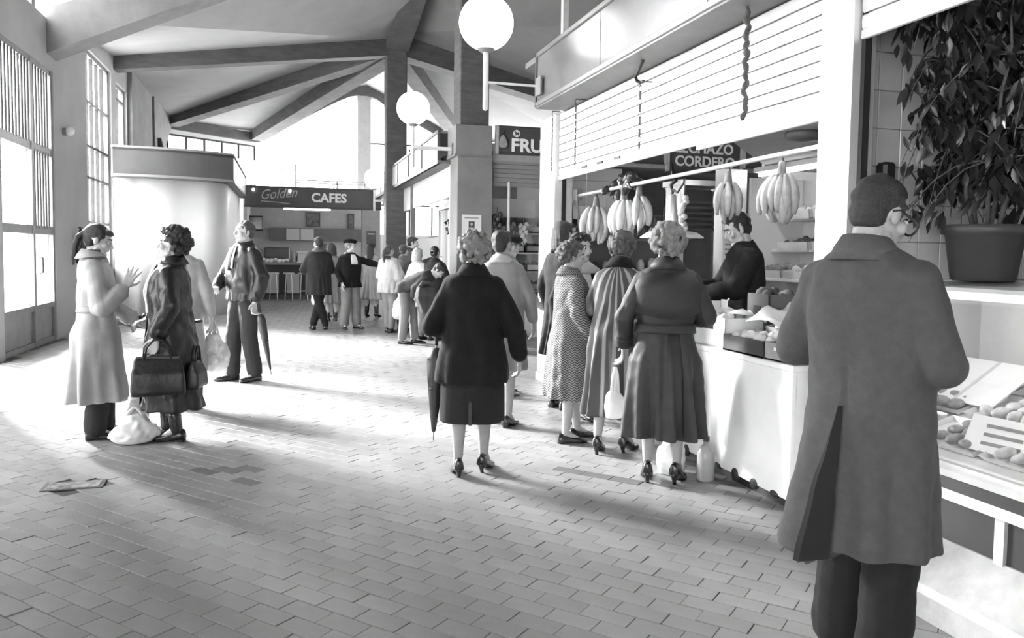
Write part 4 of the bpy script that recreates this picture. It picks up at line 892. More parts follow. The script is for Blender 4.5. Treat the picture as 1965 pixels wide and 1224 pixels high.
# ================================================================== PEOPLE
BAKE = []
def fabric(name, v, rough=.8, var=.12, scale=9, bump=.25, bscale=220, spec=.2, sheen=.03): return mat(name, v, rough, var, scale, bump, bscale, spec, 0, (1, 1, 1), sheen)
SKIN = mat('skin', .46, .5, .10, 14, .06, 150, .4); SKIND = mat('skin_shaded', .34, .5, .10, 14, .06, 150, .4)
STOCK = mat('stocking', .30, .6, .08, 20)
H_DARK = mat('dark_hair', .022, .42, .35, 110, .7, 260, .5); H_GREY = mat('grey_hair', .22, .6, .40, 110, .8, 220, .4); H_MID = mat('brown_hair', .075, .5, .35, 110, .7, 240, .45); H_LIGHT = mat('fair_hair', .50, .5, .25, 110, .6, 220, .4); H_WHITE = mat('white_hair', .62, .6, .2, 110, .6, 200, .4)
EYEW = mat('eye_white', .75, .2); IRIS = mat('iris_dark', .02, .15, spec=.8); BROW = mat('eyebrow', .05, .8); LIP = mat('lips', .22, .45)
SHOE = mat('black_shoe_leather', .018, .22, .3, 10, spec=.6)
def wobble(seed, n=5, k0=20., k1=45., vert=.35):
    r = np.random.RandomState(seed); K = r.normal(size=(n, 3)); K[:, 2] *= vert; K /= np.linalg.norm(K, axis=1)[:, None]; K *= r.uniform(k0, k1, (n, 1)); ph = r.uniform(0, 6.28, n)
    return lambda v: np.sin(v @ K.T + ph).sum(1) / n
def soft(mb, name, m, parent, vox, smooth=4, disp=None):
    o = mb.build(name, m, parent)
    md = o.modifiers.new('r', 'REMESH'); md.mode = 'VOXEL'; md.voxel_size = vox; md.use_smooth_shade = True
    if smooth: s_ = o.modifiers.new('s', 'SMOOTH'); s_.iterations = smooth; s_.factor = .5
    BAKE.append((o, disp)); return o
def bake_all():
    dg = bpy.context.evaluated_depsgraph_get()
    for o, disp in BAKE:
        me = bpy.data.meshes.new_from_object(o.evaluated_get(dg), preserve_all_data_layers=False, depsgraph=dg)
        n = len(me.vertices)
        if disp is not None and n:
            co = np.empty(n*3, np.float32); me.vertices.foreach_get('co', co); nr = np.empty(n*3, np.float32); me.vertex_normals.foreach_get('vector', nr)
            co = disp(co.reshape(-1, 3).astype(float), nr.reshape(-1, 3).astype(float)); me.vertices.foreach_set('co', co.astype(np.float32).ravel())
        me.polygons.foreach_set('use_smooth', [True]*len(me.polygons)); me.name = o.name
        if not me.materials: me.materials.append(o.data.materials[0])
        me.update(); o.modifiers.clear(); o.data = me
    BAKE.clear()

WOMAN = [(1.475, .058, .060, -.015), (1.45, .085, .075, -.015), (1.42, .135, .088, -.012), (1.385, .180, .104, -.008), (1.30, .198, .128, .004), (1.18, .196, .142, .012), (1.05, .186, .136, .008), (.95, .198, .146, 0), (.82, .212, .160, -.004)]
MAN = [(1.475, .064, .064, -.018), (1.45, .10, .080, -.016), (1.42, .155, .095, -.012), (1.385, .205, .112, -.008), (1.30, .222, .132, 0), (1.18, .216, .138, .004), (1.05, .204, .134, .004), (.95, .205, .138, 0), (.82, .212, .145, 0)]
def ring_at(rings, z):
    rs = sorted(rings)
    if z <= rs[0][0]: return rs[0][1:]
    for a, b in zip(rs, rs[1:]):
        if z <= b[0]:
            t = (z - a[0])/(b[0] - a[0]); t = t*t*(3 - 2*t); return tuple(a[i] + (b[i] - a[i])*t for i in (1, 2, 3))
    return rs[-1][1:]
def rp(r, a, e=2.4):
    c, s_ = math.cos(a), math.sin(a); return (r[0]*math.copysign(abs(c)**(2/e), c), r[2] + r[1]*math.copysign(abs(s_)**(2/e), s_))

class Person:
    def __init__(p, label, loc, heading, H=1.62, sex='w', cat='person', lean=0.0, side=0.0, vox=.012, girth=1.0, z=0.0, group=None):
        p.root = thing('person', label, cat, (loc[0], loc[1], z), R(-heading), group); s_ = H/1.70; p.root.scale = (s_, s_, s_)
        p.sex = sex; p.lean = R(lean); p.side = R(side); p.vox = vox; p.g = girth; p.seed = rnd.randrange(9999)
        p.base = [(z, rx*girth, ry*girth, yo) for z, rx, ry, yo in (WOMAN if sex == 'w' else MAN)]
        p.sw = .165 if sex == 'w' else .190; p.sw *= .55 + .45*girth
        p.arms = {}; p.legs = {}
    def B(p, q):
        q = Vector(q); t = min(1, max(0, (q.z - .84)/.24)); t = t*t*(3 - 2*t)
        if not (p.lean or p.side): return q
        piv = Vector((0, 0, .94)); M = Matrix.Rotation(-p.lean*t, 3, 'X') @ Matrix.Rotation(p.side*t, 3, 'Y'); return piv + M @ (q - piv)
    def arm(p, sd, elbow=None, wrist=None, hd=(0, 0, -1), pn=None, curl=.5, hand=True):
        k = 1 if sd == 'R' else -1; w = p.sw
        elbow = elbow or (w + .075, -.04, 1.10); wrist = wrist or (w + .085, .05, .865)
        p.arms[sd] = dict(s=Vector((k*w, -.008, 1.375)), e=Vector((k*elbow[0], elbow[1], elbow[2])), w=Vector((k*wrist[0], wrist[1], wrist[2])), hd=Vector((k*hd[0], hd[1], hd[2])).normalized(), pn=Vector(pn if pn else (-k, 0.15, 0)) if not pn else Vector((k*pn[0], pn[1], pn[2])), curl=curl, hand=hand, k=k)
        return p
    def leg(p, sd, knee=None, ankle=None, toe=None, heel=0.0, hip=None):
        k = 1 if sd == 'R' else -1
        ankle = ankle or (.085, -.02, .085); knee = knee or ((.088 + ankle[0])/2, .03 + ankle[1]*.5, .485)
        p.legs[sd] = dict(h=Vector((k*(hip or .088), 0, .90)), k=Vector((k*knee[0], knee[1], knee[2])), a=Vector((k*ankle[0], ankle[1], ankle[2] + heel)), toe=Vector((k*(toe or (.18, 1))[0], (toe or (.18, 1))[1], 0)).normalized(), heel=heel, lift=ankle[2] - .085); return p
    def hand_shells(p, mb, A):
        d = A['hd']; n = A['pn']; n = (n - d*n.dot(d)).normalized(); lat = d.cross(n)*(1 if A['k'] > 0 else 1); wr = A['w']; k = A['k']
        th = lat if lat.y*1 >= 0 else -lat
        if 'thumb' in A: th = lat*A['thumb']
        for i, (o_, L1, L2) in enumerate(((.030, .042, .040), (.010, .048, .046), (-.010, .045, .042), (-.028, .036, .032))):
            kn = wr + d*.088 + th*o_; mb.cap(wr + d*.012 + th*o_*.55, .014, kn, .0125, 8)
            a = A['curl']; d1 = (d*math.cos(a*.7) + n*math.sin(a*.7) + th*o_*(4 if a > .3 else 10)).normalized(); d2 = (d*math.cos(a*1.7) + n*math.sin(a*1.7) + th*o_*(3 if a > .3 else 10)).normalized()
            m1 = kn + d1*L1; mb.cap(kn, .0105, m1, .0095, 8); mb.cap(m1, .0095, m1 + d2*L2, .008, 8)
        b = wr + d*.028 + th*.022; t1 = (d*.55 + th*.8 + n*.25).normalized(); m1 = b + t1*.045; mb.cap(b, .015, m1, .0115, 8); mb.cap(m1, .0115, m1 + (d*.85 + th*.35 + n*.35).normalized()*.034, .009, 8)
    def head_frame(p, yaw=0, pitch=0, roll=0):
        c = p.B((0, -.02, 1.47)); q = Matrix.Rotation(R(-yaw), 3, 'Z') @ Matrix.Rotation(R(pitch), 3, 'X') @ Matrix.Rotation(R(roll), 3, 'Y')
        Mb = Matrix.Rotation(-p.lean*.7, 3, 'X') @ Matrix.Rotation(p.side*.6, 3, 'Y') @ q
        p.hc = c + Mb @ Vector((0, .020, .112)); p.hM = Mb
    def hp(p, x, y, z): return p.hc + p.hM @ Vector((x, y, z))
    def body(p, m=SKIN, yaw=0, pitch=0, roll=0, face=True, vox=None, legs_m=None):
        p.head_frame(yaw, pitch, roll); mb = MB(); B = p.B; hp = p.hp; hs = 1.0
        mb.ell(hp(0, -.014, .030), (.075, .094, .088), 16, 12, p.hM); mb.ell(hp(0, .018, -.042), (.057, .066, .076), 14, 10, p.hM)
        mb.ell(hp(0, .066, -.100), (.024, .022, .020), 10, 8, p.hM); mb.cap(hp(-.044, .010, -.078), .022, hp(-.012, .060, -.100), .019, 8); mb.cap(hp(.044, .010, -.078), .022, hp(.012, .060, -.100), .019, 8)
        mb.cap(hp(0, .080, .014), .0095, hp(0, .104, -.030), .014, 8); mb.cap(hp(0, .100, -.034), .0125, hp(0, .080, -.042), .015, 8)
        mb.cap(hp(-.036, .070, .028), .013, hp(.036, .070, .028), .013, 8)
        for k in (-1, 1):
            mb.ell(hp(k*.042, .056, -.024), (.025, .024, .024), 8, 6, p.hM); mb.ell(hp(k*.076, -.008, -.010), (.011, .020, .032), 8, 6, p.hM)
        mb.cap(hp(-.016, .076, -.064), .0105, hp(.016, .076, -.064), .0105, 8)
        mb.cap(B((0, -.025, 1.40)), .060, hp(0, -.02, -.07), .050 if p.sex == 'w' else .056, 12)
        mb.cap(B((0, 0, .98)), .10, B((0, 0, 1.28)), .10, 12); mb.cap(B((-.10, -.008, 1.35)), .05, B((.10, -.008, 1.35)), .05, 10); mb.cap((-.06, 0, .93), .09, (.06, 0, .93), .09, 10)
        for A in p.arms.values():
            for k in ('s', 'e', 'w'): A[k] = B(A[k])
            mb.cap(A['s'] + Vector((-.04*A['k'], 0, -.04)), .040, A['e'], .038, 10); mb.cap(A['e'], .038, A['w'], .029, 10)
            if A['hand']: p.hand_shells(mb, A)
        for L in p.legs.values():
            mb.cap(L['h'], .078, L['k'], .052, 10); cal = L['k'].lerp(L['a'], .36) + Vector((0, -.018, 0)); mb.cap(L['k'], .050, cal, .053, 10); mb.cap(cal, .053, L['a'], .034, 10)
            mb.cap(L['a'], .033, L['a'] + L['toe']*.10 + Vector((0, 0, -.05 - L['heel']*.8)), .024, 8)
        v = vox or min(.0092, p.vox*.75); soft(mb, 'body', m, p.root, v, 3 if v > .008 else 4)
        if face:
            for k in (-1, 1):
                e = MB(); e.ell(hp(k*.031, .0745, .003), (.0155, .0105, .0085), 10, 7, p.hM); eo = e.build('eye', EYEW, p.root, True)
                e = MB(); e.ell(hp(k*.031, .0835, .003), (.007, .003, .0075), 8, 6, p.hM); e.build('iris', IRIS, eo, True)
                e = MB(); e.tube([hp(k*.014, .0865, .024), hp(k*.032, .084, .031), hp(k*.050, .070, .025)], [.0035, .0045, .003], 6); e.build('eyebrow', BROW, p.root, True)
            e = MB(); e.ell(hp(0, .0850, -.064), (.021, .006, .0075), 10, 6, p.hM); e.build('mouth', LIP, p.root, True)
        return p
    def hair(p, style, m, seed=0, name='hair', vol=1.0):
        r = random.Random(seed + 5); mb = MB(); hp = p.hp
        cap_c, cap_r = (0, -.026, .040), (.080, .098, .088)
        mb.ell(hp(*cap_c), cap_r, 16, 12, p.hM); amp = .004
        if style == 'curly':
            amp = .005
            for k in range(300):
                z = r.uniform(-.75, 1); a = r.uniform(0, 2*PI); q = math.sqrt(max(0, 1 - z*z)); dx, dy = q*math.cos(a), q*math.sin(a)
                if dy > .30 and z < .55: continue
                if dy > -.1 and z < -.25: continue
                s_ = r.uniform(1.02, 1.24)*vol; mb.ell(hp(dx*.082*s_, -.022 + dy*.098*s_, .028 + z*.092*s_), (r.uniform(.014, .022)*vol,)*3, 6, 5)
        elif style in ('short', 'crop', 'pony', 'long', 'bob'):
            mb.ell(hp(0, -.050, -.005), (.070, .062, .075), 12, 9, p.hM)
            for k in (-1, 1): mb.cap(hp(k*.074, .012, .035), .012, hp(k*.074, .008, -.012), .009, 8)
            if style in ('short',): mb.ell(hp(0, .030, .090), (.062, .055, .030), 10, 7, p.hM)
            if style == 'pony':
                mb.ell(hp(0, .052, .070), (.064, .036, .026), 10, 7, p.hM)
                mb.ell(hp(0, -.115, .030), (.026,)*3, 10, 7); mb.tube([hp(0, -.11, .035), hp(0, -.142, -.01), hp(0, -.146, -.09), hp(0, -.135, -.17), hp(0, -.125, -.24)], [.020, .030, .033, .026, .008], 9)
            if style in ('long', 'bob'):
                L = .25 if style == 'long' else .13
                for k in range(-4, 5):
                    a = k*.33; x, y = .072*math.sin(a), -.03 - .068*math.cos(a); mb.cap(hp(x, y, .04), .028, hp(x*1.2, y - .01, -L + .02*abs(k)*.4), .024, 8)
                mb.ell(hp(0, .045, .080), (.066, .040, .028), 10, 7, p.hM)
        wb = wobble(seed + 3, 6, 60, 190, 1.0)
        soft(mb, name, m, p.root, max(.006, p.vox*.55), 0 if style == 'curly' else 3, lambda v, n, wb=wb, amp=amp: v + n*(wb(v)*amp*1.6)[:, None]); return p
    def garment(p, name, m, hem, hemr, waist=None, hips=None, mod=None, sleeves=True, fold=.012, nf=9, cuff=.85, top=None, crease=.0035, bulk=0.0, vox=None, arm_r=(.070, .060, .050), extra=None):
        rings = [(z, rx + bulk, ry + bulk, yo) for z, rx, ry, yo in p.base if z > hem + .04 and (top is None or z <= top)]
        if waist: rings = [(z, rx*waist if .93 <= z <= 1.1 else rx, ry*waist if .93 <= z <= 1.1 else ry, yo) for z, rx, ry, yo in rings]
        if hips: rings = [(z, rx*hips if z < .93 else rx, ry*hips if z < .93 else ry, yo) for z, rx, ry, yo in rings]
        if hem < .78: rings.append(((hem + min(.82, rings[-1][0]))/2, (hemr[0] + rings[-1][1])/2, (hemr[1] + rings[-1][2])/2, -.005))
        rings.append((hem, hemr[0], hemr[1], -.006 if len(hemr) < 3 else hemr[2])); p.rings = sorted(rings)
        mb = MB(); N = 36; zs = [r_[0] for r_ in sorted(rings, reverse=True)]; loops = []
        for z, rx, ry, yo in sorted(rings, reverse=True): loops.append([p.B(rp((rx, ry, yo), 2*PI*k/N) + (z,)) for k in range(N)])
        mb.loft([list(reversed(l)) for l in loops])
        if sleeves:
            for A in p.arms.values():
                w = A['e'].lerp(A['w'], cuff if not A.get('cuff') else A['cuff'])
                mb.cap(A['s'] + Vector((-.026*A['k'], 0, -.026)), arm_r[0] + bulk*.4, A['e'], arm_r[1] + bulk*.5, 12); d = (w - A['e']).normalized()
                mb.cap(A['e'], arm_r[1] + bulk*.5, w, arm_r[2] + bulk*.4, 12)
        if extra: extra(mb, p)
        wb = wobble(p.seed + 11, 6, 14, 34, .45); wb2 = wobble(p.seed + 17, 5, 40, 80, .8); rr = random.Random(p.seed); ph = [rr.uniform(0, 6.28) for _ in range(4)]
        hm = hem
        def disp(v, n):
            th = np.arctan2(v[:, 1], v[:, 0]); t = np.clip((1.02 - v[:, 2])/max(.05, 1.02 - hm), 0, 1); rad = np.hypot(v[:, 0], v[:, 1]) + 1e-6
            body_m = np.clip((.30 - np.abs(v[:, 0]))/.06, 0, 1)
            f = 1.5*fold*t**1.2*body_m*(np.sin(nf*th + ph[0] + 2*np.sin(2*th + ph[1])) + .6*np.sin((nf*2 - 3)*th + ph[2] + 1.5*v[:, 2]))
            out = v.copy(); out[:, 0] += v[:, 0]/rad*f; out[:, 1] += v[:, 1]/rad*f
            out += n*((np.abs(wb(v)) - .25)*crease*4.5 + wb2(v)*crease*1.1)[:, None]
            if mod is not None: out = mod(out, th, t, v)
            return out
        p.coat = soft(mb, name, m, p.root, vox or p.vox, 3, disp); return p
    def band(p, name, m, z0, z1, off=.010, a0=0, a1=2*PI, th=.010, parent=None, nz=3, dz=None, flare=0.0):
        mb = MB(); N = max(6, int(abs(a1 - a0)*7)); ro, ri = [], []
        for j in range(nz + 1):
            row_o, row_i = [], []
            for k in range(N + 1):
                a = a0 + (a1 - a0)*k/N; u = j/nz; z = z0 + (z1 - z0)*u + (dz(k/N, u) if dz else 0); r_ = ring_at(p.rings, z); o_ = off + flare*(1 - u if flare > 0 else u)*abs(flare)/max(1e-6, abs(flare))
                q = rp((r_[0] + off + abs(flare)*(1 - u), r_[1] + off + abs(flare)*(1 - u), r_[2]), a); qi = rp((r_[0] + off - th + abs(flare)*(1 - u), r_[1] + off - th + abs(flare)*(1 - u), r_[2]), a)
                row_o.append(p.B(q + (z,))); row_i.append(p.B(qi + (z,)))
            ro.append(row_o); ri.append(row_i)
        n = N + 1
        vs = [v for r_ in ro for v in r_] + [v for r_ in ri for v in r_]; o2 = n*(nz + 1); fs = []
        for j in range(nz):
            for k in range(N):
                a = j*n + k; fs.append((a, a + 1, a + n + 1, a + n)); fs.append((o2 + a, o2 + a + n, o2 + a + n + 1, o2 + a + 1))
        for k in range(N): fs.append((k, o2 + k, o2 + k + 1, k + 1)); a = nz*n + k; fs.append((a, a + 1, o2 + a + 1, o2 + a))
        for j in range(nz): a = j*n; fs.append((a, a + n, o2 + a + n, o2 + a)); a = j*n + N; fs.append((a, o2 + a, o2 + a + n, a + n))
        mb.add(vs, fs); return mb.build(name, m, parent or p.root, True)
    def collar(p, m, h=.055, r=.066, open_=.5, name='collar', tilt=.02, z=1.435):
        mb = MB(); N = 26; rows = []
        for zz, rr in ((z, r + .006), (z + h, r - .004), (z + h + .006, r + .006), (z + h*.4, r + .018 + tilt*.5), (z - .022, r + .034 + tilt*.7), (z - .026, r + .022 + tilt*.6), (z + h*.4, r + .012)):
            rows.append([p.B((rr*math.cos(a), -.016 + rr*.98*math.sin(a), zz - .016*math.sin(a))) for a in [PI/2 + open_ + (2*PI - 2*open_)*k/N for k in range(N + 1)]])
        mb.loft([[rows[j][k] for j in range(len(rows))] for k in range(N + 1)]); return mb.build(name, m, p.root, True)
    def cuffs(p, m, r=.056, t=.85):
        for A in p.arms.values():
            w = A['e'].lerp(A['w'], t); d = (A['w'] - A['e']).normalized(); mb = MB(); mb.tube([w - d*.05, w - d*.045, w + d*.018, w + d*.022], [r - .004, r, r, r - .006], 14); mb.build('cuff', m, p.root, True)
        return p
    def trousers(p, m, hem=.05, r=(.105, .080, .072), top=1.0, name='trousers', crease=.004):
        mb = MB(); mb.cap((-.055, 0, .93), .118, (.055, 0, .93), .118, 12)
        mb.cap((0, 0, .95), .11, p.B((0, 0, top)), .11, 12)
        for L in p.legs.values():
            a = L['a'] + (L['k'] - L['a']).normalized()*(hem - .02); mb.cap(L['h'], r[0], L['k'], r[1], 12); mb.cap(L['k'], r[1], a, r[2], 12)
        wb = wobble(p.seed + 31, 6, 18, 40, .9); wb2 = wobble(p.seed + 37, 5, 50, 90, 1.2)
        soft(mb, name, m, p.root, p.vox, 3, lambda v, n: v + n*(wb(v)*crease*2 + wb2(v)*crease)[:, None]); return p
    def skirt(p, m, hem, r, name='skirt'):
        mb = MB(); N = 28; rs = [(.98, .17, .13), (.88, .195, .15), ((hem + .88)/2, r[0]*.98, r[1]), (hem, r[0], r[1])]
        mb.loft([[(rx*math.cos(2*PI*k/N), ry*math.sin(2*PI*k/N), z) for k in range(N - 1, -1, -1)] for z, rx, ry in rs]); wb = wobble(p.seed + 41, 5, 18, 36, .25)
        soft(mb, name, m, p.root, p.vox, 2, lambda v, n: v + n*(wb(v)*.007)[:, None]); return p
    def shoes(p, m=SHOE, boot=0.0, wide=1.0, name='shoe'):
        for L in p.legs.values():
            t = L['toe']; sd = Vector((t.y, -t.x, 0)); hh = L['heel']; lz = L['lift']; o_ = Vector((L['a'].x, L['a'].y, 0)) + t*.006; mb = MB(); rings = []
            for y, hw, top in ((-.075, .024, .066), (-.066, .034, .082), (-.03, .038, .092), (.02, .039, .076), (.08, .044, .058), (.13, .042, .046), (.165, .032, .038), (.185, .012, .026)):
                bz = hh*min(1, max(0, (.075 - y)/.12)); bz = hh*(lambda q: q*q*(3 - 2*q))(min(1, max(0, (.085 - y)/.13))); ring = []
                for k in range(12):
                    a = 2*PI*k/12; c, s_ = math.cos(a), math.sin(a); zz = bz + (top*max(0, s_)**.8 + .012*min(0, s_) if s_ > 0 else (.0 if s_ < -.3 else .008))
                    if s_ <= 0: zz = bz + .012*(1 + s_)
                    else: zz = bz + .012 + (top - .012)*s_
                    ring.append(o_ + t*y + sd*(hw*wide*c) + Vector((0, 0, max(.001, zz) + lz)))
                rings.append(ring)
            mb.loft(rings)
            if boot: mb.cap(L['a'] - Vector((0, 0, .01)), .046*wide, L['a'].lerp(L['k'], boot), .052*wide, 12)
            so = mb.build(name, m, p.root, True); hl = MB()
            if hh > .02:
                a_ = o_ + t*-.048; hl.loft([[a_ + t*(dx*w2) + sd*(dy*w2) + Vector((0, 0, z2 + lz)) + t*(.012 if z2 < .01 else 0) for dx, dy in ((1, 0), (.7, .7), (0, 1), (-.7, .7), (-1, 0), (-.7, -.7), (0, -1), (.7, -.7))] for z2, w2 in ((.0, .013), (hh*.45, .015), (hh*.85, .024), (hh + .012, .032))]); hl.build('heel', m, so, True)
            else: a_ = o_ + t*-.035; hl.loft([[a_ + t*(dx*.038) + sd*(dy*.034) + Vector((0, 0, z2 + lz)) for dx, dy in ((1, -.9), (1, .9), (-.6, 1), (-1, .5), (-1, -.5), (-.6, -1))] for z2 in (.0, .016)]); hl.build('heel', BLACK, so)
        return p
    def buttons(p, m, n, z0, z1, x=.02, off=.012, r=.011, back=False):
        for k in range(n):
            z = z0 + (z1 - z0)*k/max(1, n - 1); rg = ring_at(p.rings, z); y = rg[2] + (rg[1] + off)*(-1 if back else 1); mb = MB(); mb.ell(p.B((x, y, z)), (r, .004, r), 8, 5); mb.build('button', m, p.root, True)
        return p
    def W(p, q): return Matrix.LocRotScale(p.root.location, p.root.rotation_euler, p.root.scale) @ Vector(q)

def beret(p, m, tilt=.0, fwd=.0):
    mb = MB(); M = p.hM @ Matrix.Rotation(tilt, 3, 'Y') @ Matrix.Rotation(fwd, 3, 'X'); mb.ell(p.hp(0, -.012, .098), (.125, .135, .042), 18, 9, M); mb.ell(p.hp(0, -.012, .075), (.090, .104, .030), 16, 8, M); o = mb.build('beret', m, p.root, True)
    mb = MB(); mb.cap(p.hp(.0, -.012, .135), .007, p.hp(0, -.012, .152), .005, 6); mb.build('beret_tip', m, o, True)
def umbrella(label, top, tip, hook=(0, 1), r=.034, m=None):
    """folded umbrella hanging from its handle (top) down to its ferrule (tip)"""
    m = m or mat('umbrella_cloth', .03, .5, .3, 12); top, tip = Vector(top), Vector(tip); d = (tip - top); L = d.length; d.normalize(); t = thing('umbrella', label, 'umbrella', top)
    N = 10; rings = []
    u = d.orthogonal().normalized(); b = d.cross(u)
    for s_, rr in ((.16, .008), (.18, r*.9), (.26, r*1.15), (.45, r*1.0), (.70, r*.62), (.90, r*.28), (.92, .006)):
        rings.append([d*(L*s_) + (u*math.cos(2*PI*k/N) + b*math.sin(2*PI*k/N))*rr*(1 + (.22 if k % 2 else -.12)) for k in range(N)])
    mb = MB(); mb.loft(rings); mb.build('canopy', m, t, True)
    mb = MB(); mb.cap(d*(L*.0), .007, d*(L*.99), .004, 8); mb.build('shaft', GREYM, t, True)
    h = Vector((hook[0], hook[1], 0)).normalized(); mb = MB(); mb.tube([d*(L*.14), d*0, -d*.03 + h*.012, -d*.05 + h*.04, -d*.035 + h*.07, d*.0 + h*.08], [.011, .011, .012, .012, .012, .010], 8); mb.build('handle', BLACK, t, True)
    mb = MB(); mb.tube([d*(L*.52), d*(L*.54)], r*1.02, 10); mb.build('strap', m, t, True)
    return t
def sack(name, label, loc, size, m, seed=1, handles=True, hang=0.0, cat='bag', rz=0, vox=.012, up=None, squash=1.0):
    """a filled plastic bag: lumpy body, gathered neck, two loop handles"""
    t = thing(name, label, cat, loc, rz); r = random.Random(seed); a, b, h = size; mb = MB()
    mb.loft([[(a*w_*math.cos(2*PI*k/16)*1.0, b*w_*math.sin(2*PI*k/16), z*h) for k in range(15, -1, -1)] for z, w_ in ((1.0, .42), (.86, .62), (.66, .88), (.40, 1.0), (.15, .96), (.03, .80), (0.0, .60))])
    for k in range(7): mb.ell((r.uniform(-.6, .6)*a, r.uniform(-.6, .6)*b, r.uniform(.15, .6)*h), (a*.42, b*.42, h*.22), 8, 6)
    wb = wobble(seed + 61, 7, 22, 60, .6); wb2 = wobble(seed + 67, 6, 60, 130, .7)
    def disp(v, n):
        o = v + n*(wb(v)*.030*min(1, a/.12) + wb2(v)*.010)[:, None]*np.clip(v[:, 2:3]/(.25*h), .15, 1); o[:, 2] = np.maximum(o[:, 2], .002 if hang == 0 else -9); return o
    soft(mb, 'bag_body', m, t, vox, 2, disp)
    if handles:
        for k in (-1, 1):
            q = MB(); q.tube([(k*a*.35, -.01*k, h*.93), (k*a*.30, 0, h*1.12), (k*a*.10, 0, h*1.28), (-k*a*.05, 0, h*1.30), (-k*a*.22, .008*k, h*1.12), (-k*a*.3, .01*k, h*.93)] if up is None else [(k*a*.35, 0, h*.93), (k*.015, 0, up*.7 + h*.3), (0, 0, up), (k*.004, .012, up - .002), (-k*a*.1, 0, h*.93)], .011, 6); q.build('handle', m, t, True)
    return t
PLAST_W = mat('white_plastic_bag', .82, .35, .08, 6, .2, 30, .5); PLAST_G = mat('pale_printed_bag', .60, .35, .5, 8, .2, 30, .5)
# ---- the man in the long coat, front right
WOOL = mat('grey_wool_coat', .068, .85, .14, 30, .30, 260, .2, sheen=.05); WOOLC = mat('grey_wool_collar', .082, .85, .14, 30, .3, 260, .2, sheen=.05)
TROU = fabric('dark_trouser_cloth', .014); 
p = Person('balding man in a long grey overcoat and glasses facing the display case', (1.935, 2.28), 72, 1.73, 'm', vox=.010, girth=1.0, lean=-4)
p.arm('R', (.25, -.03, 1.10), (.15, .20, 1.03), (-.75, .65, .05), (0, 0, -1), .7).arm('L', (.29, .0, 1.10), (.17, .25, 1.02), (-.8, .6, 0), (0, 0, -1), .7)
p.leg('R', ankle=(.10, -.03, .085)).leg('L', ankle=(.11, .04, .085))
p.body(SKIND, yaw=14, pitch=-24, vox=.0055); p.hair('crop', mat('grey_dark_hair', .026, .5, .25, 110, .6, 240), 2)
def vent(out, th, t, v):
    a = np.mod(th, 2*PI); cb = 1.5*PI
    left = np.clip((cb - a)/.06, 0, 1)*np.clip(1 - (cb - a)/1.25, 0, 1)*np.clip((1.0 - v[:, 2])/.55, 0, 1)*(np.abs(v[:, 0]) < .34)
    rad = np.hypot(v[:, 0], v[:, 1]) + 1e-6; out[:, 0] += v[:, 0]/rad*left*.115; out[:, 1] += v[:, 1]/rad*left*.115; out[:, 2] -= left*.05*np.clip((.6 - v[:, 2])/.2, 0, 1)
    seam = np.exp(-((a - cb)/.035)**2)*np.clip((1.3 - v[:, 2])/.2, 0, 1)*.006; out[:, 1] += seam
    return out
p.garment('overcoat', WOOL, .455, (.236, .196), waist=1.02, hips=1.04, fold=.012, nf=7, arm_r=(.076, .070, .060), mod=vent, crease=.0045, vox=.010, cuff=.9)
p.collar(WOOLC, .052, .069, .30, tilt=.028)
vs = []; cb = 1.5*PI  # dark strip that paints the shade inside the open coat vent
for k in range(12):
    z = .94 - .50*k/11; rg = ring_at(p.rings, max(z, .456)); ou = min(1, max(0, (1.0 - z)/.55))*.112
    for a, e_ in ((cb - .01 - .07*min(1, k/5), ou*1.0 + .010), (cb - .01 - .03*min(1, k/5), ou*.9 + .016), (cb + .002 + .035*k/11, .011)): x, y = rp((rg[0] + e_, rg[1] + e_, rg[2]), a); vs.append(tuple(p.B((x, y, z))))
mb = MB(); mb.add(vs, [(k*3 + j, k*3 + j + 1, k*3 + j + 4, k*3 + j + 3) for k in range(11) for j in range(2)]); mb.build('vent_gap_shade', mat('vent_shade_dark', .015, .8), p.root)
p.band('shirt_collar', WHITE, 1.455, 1.503, .004, PI + .2, 2*PI - .2, .006)
mb = MB(); mb.tube([p.hp(.080, -.03, .0), p.hp(.081, -.005, .012), p.hp(.076, .07, .006), p.hp(.066, .100, .004)], .0045, 6)
mb.tube([p.hp(-.080, -.03, .0), p.hp(-.081, -.005, .012), p.hp(-.076, .07, .006), p.hp(-.066, .100, .004)], .0045, 6); mb.tube([p.hp(-.010, .108, .004), p.hp(.010, .108, .004)], .004, 6)
for k in (-1, 1): mb.tube([p.hp(k*.037 + .030*math.cos(a), .106 - .006*abs(math.cos(a)), -.004 + .026*math.sin(a)) for a in [2*PI*j/16 for j in range(17)]], .0042, 6)
mb.build('glasses', BLACK, p.root, True)
p.trousers(TROU, .04, (.112, .092, .090)); p.shoes(SHOE, wide=1.1)

# ---- the woman in black, centre
BLK = fabric('black_wool_coat', .009, .85, .2, 20, .3, 200); SKIRT = fabric('charcoal_skirt', .018, .85, .15, 20)
p = Person('woman in a black wool coat seen from behind with a folded umbrella on her arm', (1.16, 4.98), 14, 1.55, 'w', vox=.010, girth=1.08)
p.arm('L', (.290, -.02, 1.06), (.17, .20, 1.02), (-.7, .7, 0), (0, 0, -1), .6).arm('R', (.285, -.05, 1.09), (.335, .06, .83), (.05, .3, -1), (-1, .2, 0), .7)
p.leg('L', ankle=(.095, -.03, .085), heel=.055).leg('R', ankle=(.085, .10, .085), heel=.055, toe=(.35, 1))
p.body(STOCK, vox=.0075, face=True); p.hair('curly', H_GREY, 4, vol=1.10)
p.garment('coat', BLK, .68, (.262, .205), hips=1.08, fold=.006, nf=6, arm_r=(.078, .070, .060), crease=.0035, bulk=.008)
p.collar(BLK, .060, .074, .4, tilt=.03); p.skirt(SKIRT, .40, (.235, .195)); p.shoes(SHOE)
for A in p.arms.values(): pass
